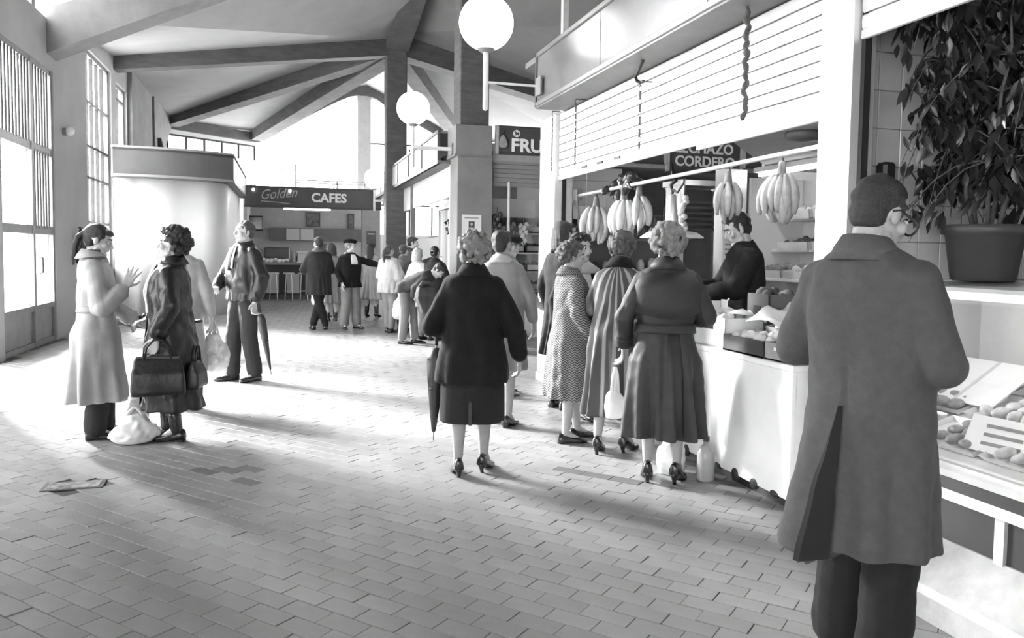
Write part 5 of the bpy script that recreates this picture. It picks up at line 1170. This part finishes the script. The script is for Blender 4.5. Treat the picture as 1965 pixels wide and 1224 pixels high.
mb = MB(); mb.box(-.012, .012, -.004, .004, 0, .16); o = mb.build('skirt_vent', BLACK, p.root); o.location = (-.01, -.196, .40)
hL = p.W(p.arms['L']['e']); umbrella('black folded umbrella hanging beside the woman in the black coat', (hL.x + .05, hL.y + .08, .94), (hL.x + .02, hL.y + .02, .22), (1, 0), .045)
# woman and man next to her
GRC = fabric('grey_cloth_coat', .26)
p = Person('woman with short dark hair in a grey coat, partly hidden by the black coat', (1.73, 6.40), 30, 1.63, 'w', vox=.012)
p.arm('R', (.25, .02, 1.12), (.26, .13, .90), (0, .3, -1)).arm('L', (.25, .05, 1.1), (.12, .25, 1.05), (-.6, .7, 0), (0, 0, -1)); p.leg('R', ankle=(.09, -.06, .085), heel=.02).leg('L', ankle=(.10, .10, .085), heel=.02)
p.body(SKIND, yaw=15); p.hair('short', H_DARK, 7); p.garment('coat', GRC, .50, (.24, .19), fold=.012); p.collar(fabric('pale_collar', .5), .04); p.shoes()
p = Person('man in a dark beret and pale jacket turned to the fruit shelves', (2.12, 7.74), 66, 1.62, 'm', vox=.013, lean=6)
p.arm('R', (.24, .10, 1.12), (.20, .30, .98), (0, 1, -.3), (-1, 0, 0)).arm('L'); p.leg('R', ankle=(.09, -.06, .085)).leg('L', ankle=(.10, .12, .085)); p.body(SKIN, yaw=4, pitch=-8); p.hair('crop', H_GREY, 3); beret(p, BLK, .25, .1)
p.garment('jacket', fabric('pale_jacket', .34), .82, (.22, .16), fold=.006); p.collar(fabric('pale_jacket', .34), .04); p.trousers(fabric('grey_trousers', .16)); p.shoes()
# herringbone coat
def herringbone():
    m = bpy.data.materials.new('herringbone_tweed'); m.use_nodes = True; nt = m.node_tree; b = nt.nodes['Principled BSDF']; b.inputs['Roughness'].default_value = .9; b.inputs['Specular IOR Level'].default_value = .15
    tc = nt.nodes.new('ShaderNodeTexCoord'); sx = nt.nodes.new('ShaderNodeSeparateXYZ'); nt.links.new(tc.outputs['Object'], sx.inputs[0])
    def M(op, a, bb=None):
        n = nt.nodes.new('ShaderNodeMath'); n.operation = op
        for i, q in enumerate((a, bb)):
            if q is None: continue
            if isinstance(q, (int, float)): n.inputs[i].default_value = q
            else: nt.links.new(q, n.inputs[i])
        return n.outputs[0]
    u = M('ARCTAN2', sx.outputs[1], sx.outputs[0]); uu = M('PINGPONG', M('MULTIPLY', u, 6.0), .5); s_ = M('FRACT', M('ADD', M('MULTIPLY', sx.outputs[2], 48.0), M('MULTIPLY', uu, 1.6))); st = M('GREATER_THAN', s_, .5)
    r = nt.nodes.new('ShaderNodeValToRGB'); r.color_ramp.elements[0].color = (.055, .055, .055, 1); r.color_ramp.elements[1].color = (.26, .26, .26, 1); nt.links.new(st, r.inputs[0]); nt.links.new(r.outputs[0], b.inputs['Base Color']); return m
TWEED = herringbone()
p = Person('woman in a herringbone tweed coat and flat black shoes by the white post', (2.11, 5.745), 92, 1.53, 'w', vox=.010, girth=1.08)
p.arm('R', (.28, -.03, 1.11), (.235, .14, .885), (-.2, .5, -1), (-1, 0, 0), .8).arm('L', (.26, .08, 1.1), (.10, .26, 1.02), (-.6, .8, 0), (0, 0, -1)); p.leg('R', ankle=(.09, -.06, .085), toe=(.1, 1)).leg('L', ankle=(.09, .10, .085))
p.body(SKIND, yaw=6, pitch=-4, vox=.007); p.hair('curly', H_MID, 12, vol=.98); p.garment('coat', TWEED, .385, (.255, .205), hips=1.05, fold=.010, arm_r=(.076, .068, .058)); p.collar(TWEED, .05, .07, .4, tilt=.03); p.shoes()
p = Person('dark haired woman with a pale scarf facing the hall behind the tweed coat', (2.44, 6.42), 176, 1.60, 'w', vox=.011)
p.arm('R').arm('L', (.23, .06, 1.1), (.10, .26, 1.0), (-.7, .7, 0), (0, 0, -1)); p.leg('R', heel=.02).leg('L', heel=.02); p.body(SKIN, yaw=-18, vox=.0075); p.hair('curly', H_DARK, 21, vol=1.02); p.garment('coat', fabric('black_cloth', .02), .45, (.23, .19)); p.band('scarf', fabric('pale_scarf', .55), 1.36, 1.47, .016, 0, 2*PI, .012); p.band('scarf_end', fabric('pale_scarf', .55), 1.0, 1.40, .012, 1.3, 1.75, .01); p.shoes(boot=.5)
p = Person('person in a dark hooded coat half hidden behind the tweed coat at the stall post', (2.49, 6.98), 70, 1.74, 'm', vox=.014)
p.arm('R').arm('L'); p.leg('R').leg('L'); p.body(SKIND); p.hair('bob', H_DARK, 9, vol=1.1); p.garment('coat', fabric('black_cloth', .02), .5, (.24, .19)); p.collar(fabric('black_cloth', .02), .07, .075); p.shoes(); p.trousers(TROU)
# striped cape coat
def stripes():
    m = bpy.data.materials.new('striped_cape_cloth'); m.use_nodes = True; nt = m.node_tree; b = nt.nodes['Principled BSDF']; b.inputs['Roughness'].default_value = .85; b.inputs['Specular IOR Level'].default_value = .2
    tc = nt.nodes.new('ShaderNodeTexCoord'); sx = nt.nodes.new('ShaderNodeSeparateXYZ'); nt.links.new(tc.outputs['Object'], sx.inputs[0]); a = nt.nodes.new('ShaderNodeMath'); a.operation = 'ARCTAN2'; nt.links.new(sx.outputs[1], a.inputs[0]); nt.links.new(sx.outputs[0], a.inputs[1])
    s_ = nt.nodes.new('ShaderNodeMath'); s_.operation = 'MULTIPLY'; s_.inputs[1].default_value = 13; nt.links.new(a.outputs[0], s_.inputs[0]); q = nt.nodes.new('ShaderNodeMath'); q.operation = 'SINE'; nt.links.new(s_.outputs[0], q.inputs[0])
    r = nt.nodes.new('ShaderNodeValToRGB'); r.color_ramp.elements[0].color = (.06, .06, .06, 1); r.color_ramp.elements[1].color = (.26, .26, .26, 1); r.color_ramp.elements[0].position = .25; r.color_ramp.elements[1].position = .75; nt.links.new(q.outputs[0], r.inputs[0]); nt.links.new(r.outputs[0], b.inputs['Base Color']); return m
p = Person('woman in a long grey striped cape leaning to the counter beside the trench coat', (2.31, 5.33), 42, 1.60, 'w', vox=.011, lean=10)
p.arm('R', (.24, .08, 1.12), (.18, .28, 1.0), (0, 1, -.2), (-1, 0, 0)).arm('L', (.24, .06, 1.12), (.16, .26, 1.02), (0, 1, -.2), (1, 0, 0)); p.leg('R', ankle=(.08, .04, .085), heel=.06).leg('L', ankle=(.10, -.10, .085), heel=.06)
p.body(STOCK, yaw=-6, vox=.008); p.hair('curly', H_MID, 31); p.garment('cape', stripes(), .30, (.252, .205), bulk=.010, fold=.020, nf=10, arm_r=(.075, .07, .06)); p.collar(BLK, .06, .075, .3, 'scarf', .03); p.shoes()
# trench coat
TRENCH = fabric('dark_trench_cloth', .030, .6, .15, 12, .15, 200, .35); TRENCH2 = fabric('dark_trench_flap', .028, .6, .15, 12, .15, 200, .35)
p = Person('woman with fluffy grey curls in a long dark belted trench coat at the counter', (2.32, 4.58), 18, 1.62, 'w', vox=.010, girth=1.06)
p.arm('R', (.275, .02, 1.11), (.20, .22, 1.08), (-.5, .8, .1), (0, 0, -1), .6).arm('L', (.275, -.02, 1.10), (.26, .12, .90), (0, .4, -1), (1, 0, 0), .6); p.leg('L', ankle=(.10, -.02, .085), heel=.065, toe=(-.1, 1)).leg('R', ankle=(.085, -.06, .085), heel=.065, toe=(.45, 1))
p.body(STOCK, yaw=10, vox=.0075); p.hair('curly', mat('fluffy_grey_hair', .20, .65, .40, 110, .8, 220), 41, vol=1.12)
p.garment('trench_coat', TRENCH, .315, (.252, .210), waist=.93, hips=1.05, fold=.024, nf=8, arm_r=(.076, .068, .058), crease=.0042)
p.collar(TRENCH2, .055, .072, .4, tilt=.035); p.band('belt', TRENCH2, 1.005, 1.065, .016, 0, 2*PI, .012)
p.band('storm_flap', TRENCH2, 1.10, 1.40, .012, PI + .25, 2*PI - .25, .006, dz=lambda u, v: .05*abs(2*u - 1)*(1 - v), flare=.018)
p.band('back_pleat', TRENCH2, .34, 1.0, .008, 1.5*PI - .02, 1.5*PI + .30, .006); p.cuffs(TRENCH2, .066); p.shoes()
# vendor
p = Person('young dark haired vendor in a black sweater reaching over the counter', (3.55, 5.61), -74, 1.80, 'm', vox=.010, lean=5)
p.arm('R', (.27, .12, 1.13), (.16, .36, 1.15), (-.3, 1, .1), (-.5, 0, -1), .6).arm('L', (.25, .14, 1.12), (.10, .40, 1.13), (-.2, 1, .0), (-.5, 0, -1), .6); p.leg('R').leg('L')
p.body(SKIN, yaw=-2, pitch=-20, vox=.0060); p.hair('short', H_DARK, 51, vol=1.0)
p.garment('sweater', mat('black_sweater', .022, .9, .15, 30, .3, 180, .15), .80, (.205, .15), fold=.004, arm_r=(.084, .070, .055), crease=.004, bulk=.004); p.collar(mat('black_sweater', .022), .028, .062, .1, tilt=-.015); p.trousers(TROU); p.shoes()
p.band('shirt_collar', WHITE, 1.462, 1.485, .004, .9, 2.2, .004)
# ---- the pair at the left
RAIN = fabric('pale_raincoat', .42, .6, .10, 8, .15, 160, .35); RAIN2 = fabric('pale_raincoat_trim', .39, .6, .1, 8)
p = Person('woman with a ponytail in a pale raincoat raising her hands', (-1.38, 6.64), 80, 1.62, 'w', vox=.010, girth=1.02)
p.arm('R', (.275, .04, 1.05), (.17, .21, 1.205), (.05, .42, .9), (-1, .3, 0), .22).arm('L', (.25, .04, 1.08), (.20, .30, .90), (-.1, .9, -.3), (-1, 0, 0), .9)
p.arms['R']['thumb'] = -1
p.leg('R', ankle=(.085, -.02, .085), toe=(0, 1)).leg('L', ankle=(.09, .04, .085), toe=(0, 1)); p.body(SKIN, yaw=6, pitch=-16, vox=.0058); p.hair('pony', H_DARK, 61)
p.garment('raincoat', RAIN, .30, (.240, .195), waist=.95, hips=1.06, fold=.020, nf=7, arm_r=(.078, .072, .064), crease=.005, cuff=.82)
p.collar(RAIN2, .050, .074, .5, tilt=.035); p.band('scarf', fabric('grey_scarf', .12), 1.425, 1.50, .014, 0, 2*PI, .014); p.band('belt', RAIN2, 1.01, 1.06, .014, 0, 2*PI, .010); p.trousers(fabric('black_trousers', .03), .03, (.10, .085, .088)); p.shoes(SHOE, boot=.25, wide=1.15); p.cuffs(RAIN2, .070, .78)
w1 = p.W(p.arms['L']['w']); umbrella('dark umbrella held level between the raincoat and the leather coat', (w1.x + .42, w1.y + .02, .855), (w1.x - .30, w1.y + .10, .865), (0, 1), .06)
LEATH = mat('black_leather_coat', .012, .40, .35, 7, .35, 26, .5)
p = Person('curly haired woman in a long black leather coat carrying a handbag', (-.83, 6.45), -86, 1.58, 'w', vox=.010, girth=1.10)
p.arm('L', (.285, -.05, 1.10), (.255, .06, .86), (0, .2, -1), (1, .2, 0), .9).arm('R', (.27, .0, 1.09), (.20, .22, .96), (-.5, .8, -.2), (0, 0, -1), .8); p.leg('L', ankle=(.085, -.05, .085), toe=(-.1, 1), heel=.015).leg('R', ankle=(.085, .06, .085), toe=(.1, 1), heel=.015)
p.body(SKIN, yaw=4, pitch=6, vox=.0062); p.hair('curly', H_DARK, 71, vol=1.12); p.garment('leather_coat', LEATH, .265, (.275, .235), hips=1.08, fold=.012, nf=6, arm_r=(.080, .072, .060), crease=.006, bulk=.006)
p.collar(LEATH, .055, .074, .5, tilt=.035); p.band('shirt_front', WHITE, 1.37, 1.455, .008, 1.15, 2.0, .006); p.band('placket', LEATH, .30, 1.36, .010, 1.45, 1.72, .006); p.buttons(BLACK, 5, .6, 1.3); p.shoes(SHOE, boot=.30); p.cuffs(LEATH, .066)
e = MB(); e.ell(p.hp(-.088, -.008, -.045), (.009,)*3, 8, 6); e.build('earring', mat('pearl', .85, .15), p.root, True)
wl = p.W(p.arms['L']['w'])
def handbag(label, loc, rz, L, Hh, D, hl, m):
    t = thing('handbag', label, 'handbag', loc, rz); mb = MB()
    mb.loft([[(-L/2*a, -D/2*b, z), (L/2*a, -D/2*b, z), (L/2*a, D/2*b, z), (-L/2*a, D/2*b, z)] for z, a, b in ((-Hh, .96, .85), (-Hh*.9, 1, 1), (-Hh*.4, .96, .9), (-.02, .86, .35), (0, .84, .22))]); wb = wobble(5, 6, 18, 50, .8)
    soft(mb, 'bag_body', m, t, .011, 3, lambda v, n: v + n*(wb(v)*.012)[:, None])
    mb = MB(); mb.box(-L*.40, L*.40, -D*.14, D*.14, -.012, .012, bev=.004); mb.build('zip_top', DARKM, t)
    for s_ in (-1, 1): mb = MB(); mb.tube([(-L*.25, s_*D*.12, -.01), (-L*.2, s_*D*.1, hl*.6), (-L*.07, s_*.012, hl), (L*.07, s_*.012, hl), (L*.2, s_*D*.1, hl*.6), (L*.25, s_*D*.12, -.01)], .008, 7); mb.build('handle', m, t, True)
    return t
handbag('large black leather handbag hanging from the leather coat sleeve', (wl.x + .02, wl.y - .07, .66), R(8), .36, .27, .13, .13, LEATH)
handbag('smaller black shoulder bag behind the leather coat', (wl.x + .26, wl.y + .12, .60), R(80), .26, .19, .10, .12, mat('black_bag', .02, .4))
sack('plastic_bag', 'white plastic shopping bag slumped on the floor beside the leather coat', (-1.08, 6.40, 0), (.17, .12, .20), PLAST_W, 3, rz=R(20))
sack('shopping_bag', 'pale printed bag standing behind the raincoat woman on the floor', (-1.16, 6.90, 0), (.09, .10, .24), PLAST_G, 5)
# ---- people behind the pair
p = Person('white haired man in a pale coat seen from behind carrying a plastic bag', (-.92, 7.75), 12, 1.63, 'm', vox=.012)
p.arm('R', (.26, -.02, 1.1), (.27, .06, .86)).arm('L'); p.leg('R').leg('L'); p.body(SKIN); p.hair('crop', H_WHITE, 81); p.garment('coat', fabric('pale_grey_coat', .36), .36, (.25, .20), fold=.012); p.collar(fabric('pale_grey_coat', .36), .045); p.trousers(fabric('grey_trousers', .16)); p.shoes()
wr = p.W(p.arms['R']['w']); sack('plastic_bag', 'crumpled clear white bag carried by the white haired man', (wr.x + .02, wr.y + .02, .32), (.13, .10, .34), PLAST_G, 8, up=.46, hang=1)
p = Person('dark haired man looking aside behind the white haired man', (-1.35, 11.5), 62, 1.62, 'm', vox=.014)
p.arm('R').arm('L'); p.leg('R').leg('L'); p.body(SKIN, yaw=10); p.hair('short', H_DARK, 91); p.garment('jacket', fabric('dark_jacket', .04), .80, (.215, .16)); p.collar(fabric('dark_jacket', .04), .045); p.trousers(TROU); p.shoes()
JACK = mat('black_leather_jacket', .012, .40, .3, 7, .3, 30, .5)
p = Person('man in a black leather jacket standing with an umbrella in his hand', (-.44, 9.18), -122, 1.75, 'm', vox=.011)
p.arm('L', (.275, -.05, 1.12), (.275, .03, .86), (0, .1, -1), (1, 0, 0), .9).arm('R', (.255, .08, 1.10), (.13, .24, 1.0), (-.8, .5, -.1), (0, 0, -1), .7); p.leg('L', ankle=(.10, -.07, .085), toe=(.1, 1)).leg('R', ankle=(.10, .08, .085), toe=(.35, 1))
p.body(SKIN, yaw=2, pitch=4, vox=.0075); p.hair('crop', H_MID, 101); p.garment('jacket', JACK, .86, (.225, .165), fold=.006, bulk=.012, arm_r=(.082, .074, .058), crease=.006); p.collar(JACK, .045, .07, .7, tilt=.03); p.band('shirt_front', WHITE, 1.20, 1.455, .014, 1.38, 1.76, .006); p.band('tie', BLK, 1.18, 1.44, .019, 1.51, 1.63, .005)
p.trousers(fabric('black_trousers', .022), .04, (.108, .088, .080)); p.shoes(SHOE, wide=1.1)
wl = p.W(p.arms['L']['w']); umbrella('long black folded umbrella held by the man in the leather jacket', (wl.x + .04, wl.y - .02, .88), (wl.x + .17, wl.y - .10, .10), (-1, 0), .034)
# ---- the group before the cafe
PARKA = fabric('dark_parka', .028)
p = Person('person in a dark hooded parka with crossed legs facing the cafe', (.58, 14.90), -24, 1.68, 'm', vox=.014)
p.arm('R', (.27, .02, 1.1), (.20, .20, 1.0), (-.5, .8, 0), (0, 0, -1)).arm('L', (.27, .06, 1.1), (.14, .26, 1.12), (-.4, .8, .3), (0, 0, -1)); p.leg('R', knee=(.02, .04, .48), ankle=(-.10, .02, .085)).leg('L', knee=(.0, -.02, .48), ankle=(-.10, -.08, .085), toe=(-.6, 1)); p.body(SKIN, pitch=-8); p.hair('short', H_DARK, 111); p.garment('parka', PARKA, .64, (.235, .18), bulk=.03, fold=.008); p.collar(H_MID, .06, .085, .5, 'fur_hood', .06); p.trousers(TROU, .05, (.10, .078, .066)); p.shoes(boot=.28, wide=1.1)
p = Person('woman in a grey coat standing behind the dark parka with a white bag', (.90, 16.6), -15, 1.58, 'w', vox=.016)
p.arm('L', (.25, 0, 1.1), (.26, .05, .85)).arm('R'); p.leg('R').leg('L'); p.body(SKIN); p.hair('bob', H_DARK, 121); p.garment('coat', fabric('mid_grey_coat', .20), .40, (.25, .2)); p.collar(fabric('mid_grey_coat', .2), .045); p.shoes(boot=.7)
wl = p.W(p.arms['L']['w']); sack('plastic_bag', 'full white shopping bag of the woman behind the dark parka', (wl.x, wl.y - .02, .33), (.17, .13, .36), PLAST_W, 9, up=.45, hang=1, vox=.016)
p = Person('woman with brown hair seen between the parka and the man in the beret', (.78, 17.6), 40, 1.58, 'w', vox=.016)
p.arm('R').arm('L'); p.leg('R').leg('L'); p.body(SKIN); p.hair('bob', H_MID, 125); p.garment('coat', fabric('brown_coat', .12), .42, (.25, .2)); p.collar(fabric('brown_coat', .12), .045); p.shoes(boot=.5)
p = Person('man in a black beret and short black jacket stretching out his arm', (1.15, 14.97), 152, 1.62, 'm', vox=.014)
p.arm('L', (.42, .10, 1.27), (.62, .22, 1.22), (.9, .3, -.1), (0, 0, -1), .3).arm('R', (.27, -.03, 1.1), (.24, .10, .90)); p.leg('R', ankle=(.13, .0, .085), toe=(.4, 1)).leg('L', ankle=(.12, .04, .085), toe=(.3, 1)); p.body(SKIN, yaw=-40); p.hair('crop', H_GREY, 131); beret(p, BLK, -.35, .1); p.garment('jacket', BLK, .80, (.225, .17), bulk=.012); p.collar(fabric('pale_fur_collar', .3), .05, .075, .5, tilt=.03); p.band('shirt_front', WHITE, 1.25, 1.44, .012, 1.35, 1.8, .008); p.trousers(fabric('grey_flannel', .20), .04, (.115, .095, .09)); p.shoes()
p = Person('woman with long dark hair in a pale long coat and black boots', (1.80, 17.45), 28, 1.60, 'w', vox=.016)
p.arm('R', (.25, .05, 1.12), (.2, .22, 1.1), (-.4, .8, .2), (0, 0, -1)).arm('L'); p.leg('R', ankle=(.12, 0, .085), heel=.04).leg('L', ankle=(.12, 0, .085), heel=.04); p.body(SKIN, yaw=20); p.hair('long', H_DARK, 141); p.garment('coat', fabric('pale_tweed_coat', .34), .42, (.29, .23), fold=.018); p.collar(fabric('pale_tweed_coat', .34), .05); p.shoes(boot=.75, wide=1.1)
p = Person('girl in a pale puffy jacket and dark boots with a white bag', (1.76, 14.12), 48, 1.55, 'w', vox=.013)
p.arm('R', (.27, .0, 1.08), (.24, .14, .88)).arm('L', (.25, .05, 1.1), (.15, .22, 1.05), (-.5, .8, 0), (0, 0, -1)); p.leg('R', ankle=(.07, -.02, .085)).leg('L', ankle=(.08, .06, .085)); p.body(SKIN, yaw=6); p.hair('pony', H_MID, 151); p.garment('puffy_jacket', fabric('pale_padded_cloth', .46), .78, (.23, .18), bulk=.026, crease=.008, arm_r=(.095, .09, .065)); p.collar(fabric('dark_trim', .05), .04, .075); p.trousers(fabric('pale_jeans', .22), .06, (.10, .078, .068)); p.shoes(boot=.55, wide=1.15)
wr = p.W(p.arms['R']['w']); sack('plastic_bag', 'large bright white bag hanging from the puffy jacket', (wr.x - .03, wr.y - .05, .24), (.17, .10, .44), PLAST_W, 11, up=.56, hang=1, vox=.014)
p = Person('person with brown hair in a grey jacket beside the puffy jacket', (2.08, 14.5), 60, 1.56, 'w', vox=.015)
p.arm('R').arm('L'); p.leg('R').leg('L'); p.body(SKIN, yaw=-20); p.hair('short', H_MID, 155); p.garment('jacket', fabric('grey_jacket', .14), .80, (.22, .16)); p.collar(fabric('grey_jacket', .14), .04); p.trousers(TROU); p.shoes()
p = Person('man in a dark jacket reaching up to the bright stall', (2.28, 15.3), 96, 1.72, 'm', vox=.015, lean=8)
p.arm('R', (.26, .18, 1.22), (.20, .42, 1.36), (0, .9, .4), (0, 0, -1)).arm('L', (.26, .15, 1.15), (.18, .34, 1.1), (0, 1, 0), (0, 0, -1)); p.leg('R').leg('L'); p.body(SKIN, yaw=6); p.hair('short', H_DARK, 161); p.garment('jacket', fabric('slate_jacket', .06), .80, (.225, .165)); p.collar(fabric('slate_jacket', .06), .045); p.trousers(TROU); p.shoes()
p = Person('fair haired girl in a white coat among the shoppers by the bright stall', (2.10, 13.02), 52, 1.50, 'w', vox=.013)
p.arm('R').arm('L'); p.leg('R').leg('L'); p.body(SKIN); p.hair('bob', H_LIGHT, 171); p.garment('coat', fabric('white_cloth_coat', .72), .62, (.23, .18)); p.collar(fabric('white_cloth_coat', .72), .04); p.trousers(fabric('pale_jeans', .22)); p.shoes()
p = Person('woman with a tied dark ponytail in a dark jacket and white trousers', (2.34, 12.80), 38, 1.53, 'w', vox=.012)
p.arm('R', (.26, .0, 1.1), (.22, .16, .98), (-.3, .8, 0), (0, 0, -1)).arm('L', (.25, .05, 1.1), (.15, .22, 1.05), (-.5, .8, 0), (0, 0, -1)); p.leg('R', toe=(.5, 1)).leg('L', toe=(.3, 1)); p.body(SKIN); p.hair('crop', H_DARK, 181); p.garment('jacket', fabric('charcoal_jacket', .04), .78, (.23, .17), bulk=.012); p.collar(fabric('charcoal_jacket', .04), .045); p.trousers(fabric('white_trousers', .74), .05); p.shoes(wide=1.1)
e = MB(); e.ell(p.hp(0, -.135, .01), (.032, .036, .032), 10, 7); e.build('hair_bun', H_DARK, p.root, True); e = MB(); e.tube([p.hp(.03*math.cos(a), -.118, .012 + .03*math.sin(a)) for a in [2*PI*j/12 for j in range(13)]], .009, 6); e.build('hair_tie', WHITE, p.root, True)
p = Person('person in pale jeans bending forward with a grey jacket over the arm', (1.80, 12.42), 118, 1.60, 'm', vox=.012, lean=66)
p.arm('R', (.22, .10, 1.15), (.16, .24, 1.02), (-.3, .5, -1), (0, 0, -1)).arm('L', (.22, .10, 1.15), (.16, .24, 1.02), (-.3, .5, -1), (0, 0, -1)); p.leg('R', toe=(0, 1)).leg('L', toe=(.1, 1), ankle=(.09, .14, .085)); p.body(SKIN, pitch=-10); p.hair('short', H_DARK, 191); p.garment('jacket', fabric('slate_jacket', .06), .86, (.20, .15), fold=.003); p.trousers(fabric('pale_jeans', .22), .05); p.shoes()
q = MB(); q.loft([[(-.14, -.05, 0), (.14, -.05, 0), (.16, .06, 0), (-.14, .06, 0)], [(-.17, -.06, -.16), (.17, -.06, -.16), (.18, .07, -.16), (-.17, .07, -.16)], [(-.06, -.04, -.40), (.10, -.04, -.40), (.10, .05, -.40), (-.06, .05, -.40)]])
t = thing('folded_jacket', 'grey jacket bundled over the bending person arm', 'jacket', (2.06, 12.02, .90), R(20)); wb = wobble(9, 6, 20, 50, .7); soft(q, 'cloth', fabric('grey_bundle', .085), t, .013, 3, lambda v, n: v + n*(wb(v)*.016)[:, None])
q = MB(); q.tube([(-.12, 0, .0), (-.06, 0, .07), (.06, 0, .07), (.12, 0, .0)], .03, 8); q.build('sleeve', fabric('grey_bundle', .085), t, True)
# bags by the counter
sack('plastic_bag', 'crumpled white bag standing between the heels of the trench coat', (2.46, 4.72, 0), (.10, .09, .24), PLAST_W, 13)
t = thing('plastic_bottle', 'pale cloudy plastic bottle on the floor at the counter corner', 'bottle', (2.60, 4.52, 0)); q = MB(); q.lathe([(.05, 0), (.058, .01), (.058, .17), (.045, .21), (.02, .235), (.018, .26)], n=18); q.build('body', mat('cloudy_plastic', .34, .2, .1, 5), t, True); q = MB(); q.lathe([(.021, .255), (.021, .285)], n=12); q.build('cap', DARKM, t)
sack('plastic_bag', 'white plastic bag hanging at the striped cape near the counter', (2.21, 5.10, .30), (.075, .06, .20), PLAST_W, 15, up=.36, hang=1)
bake_all()
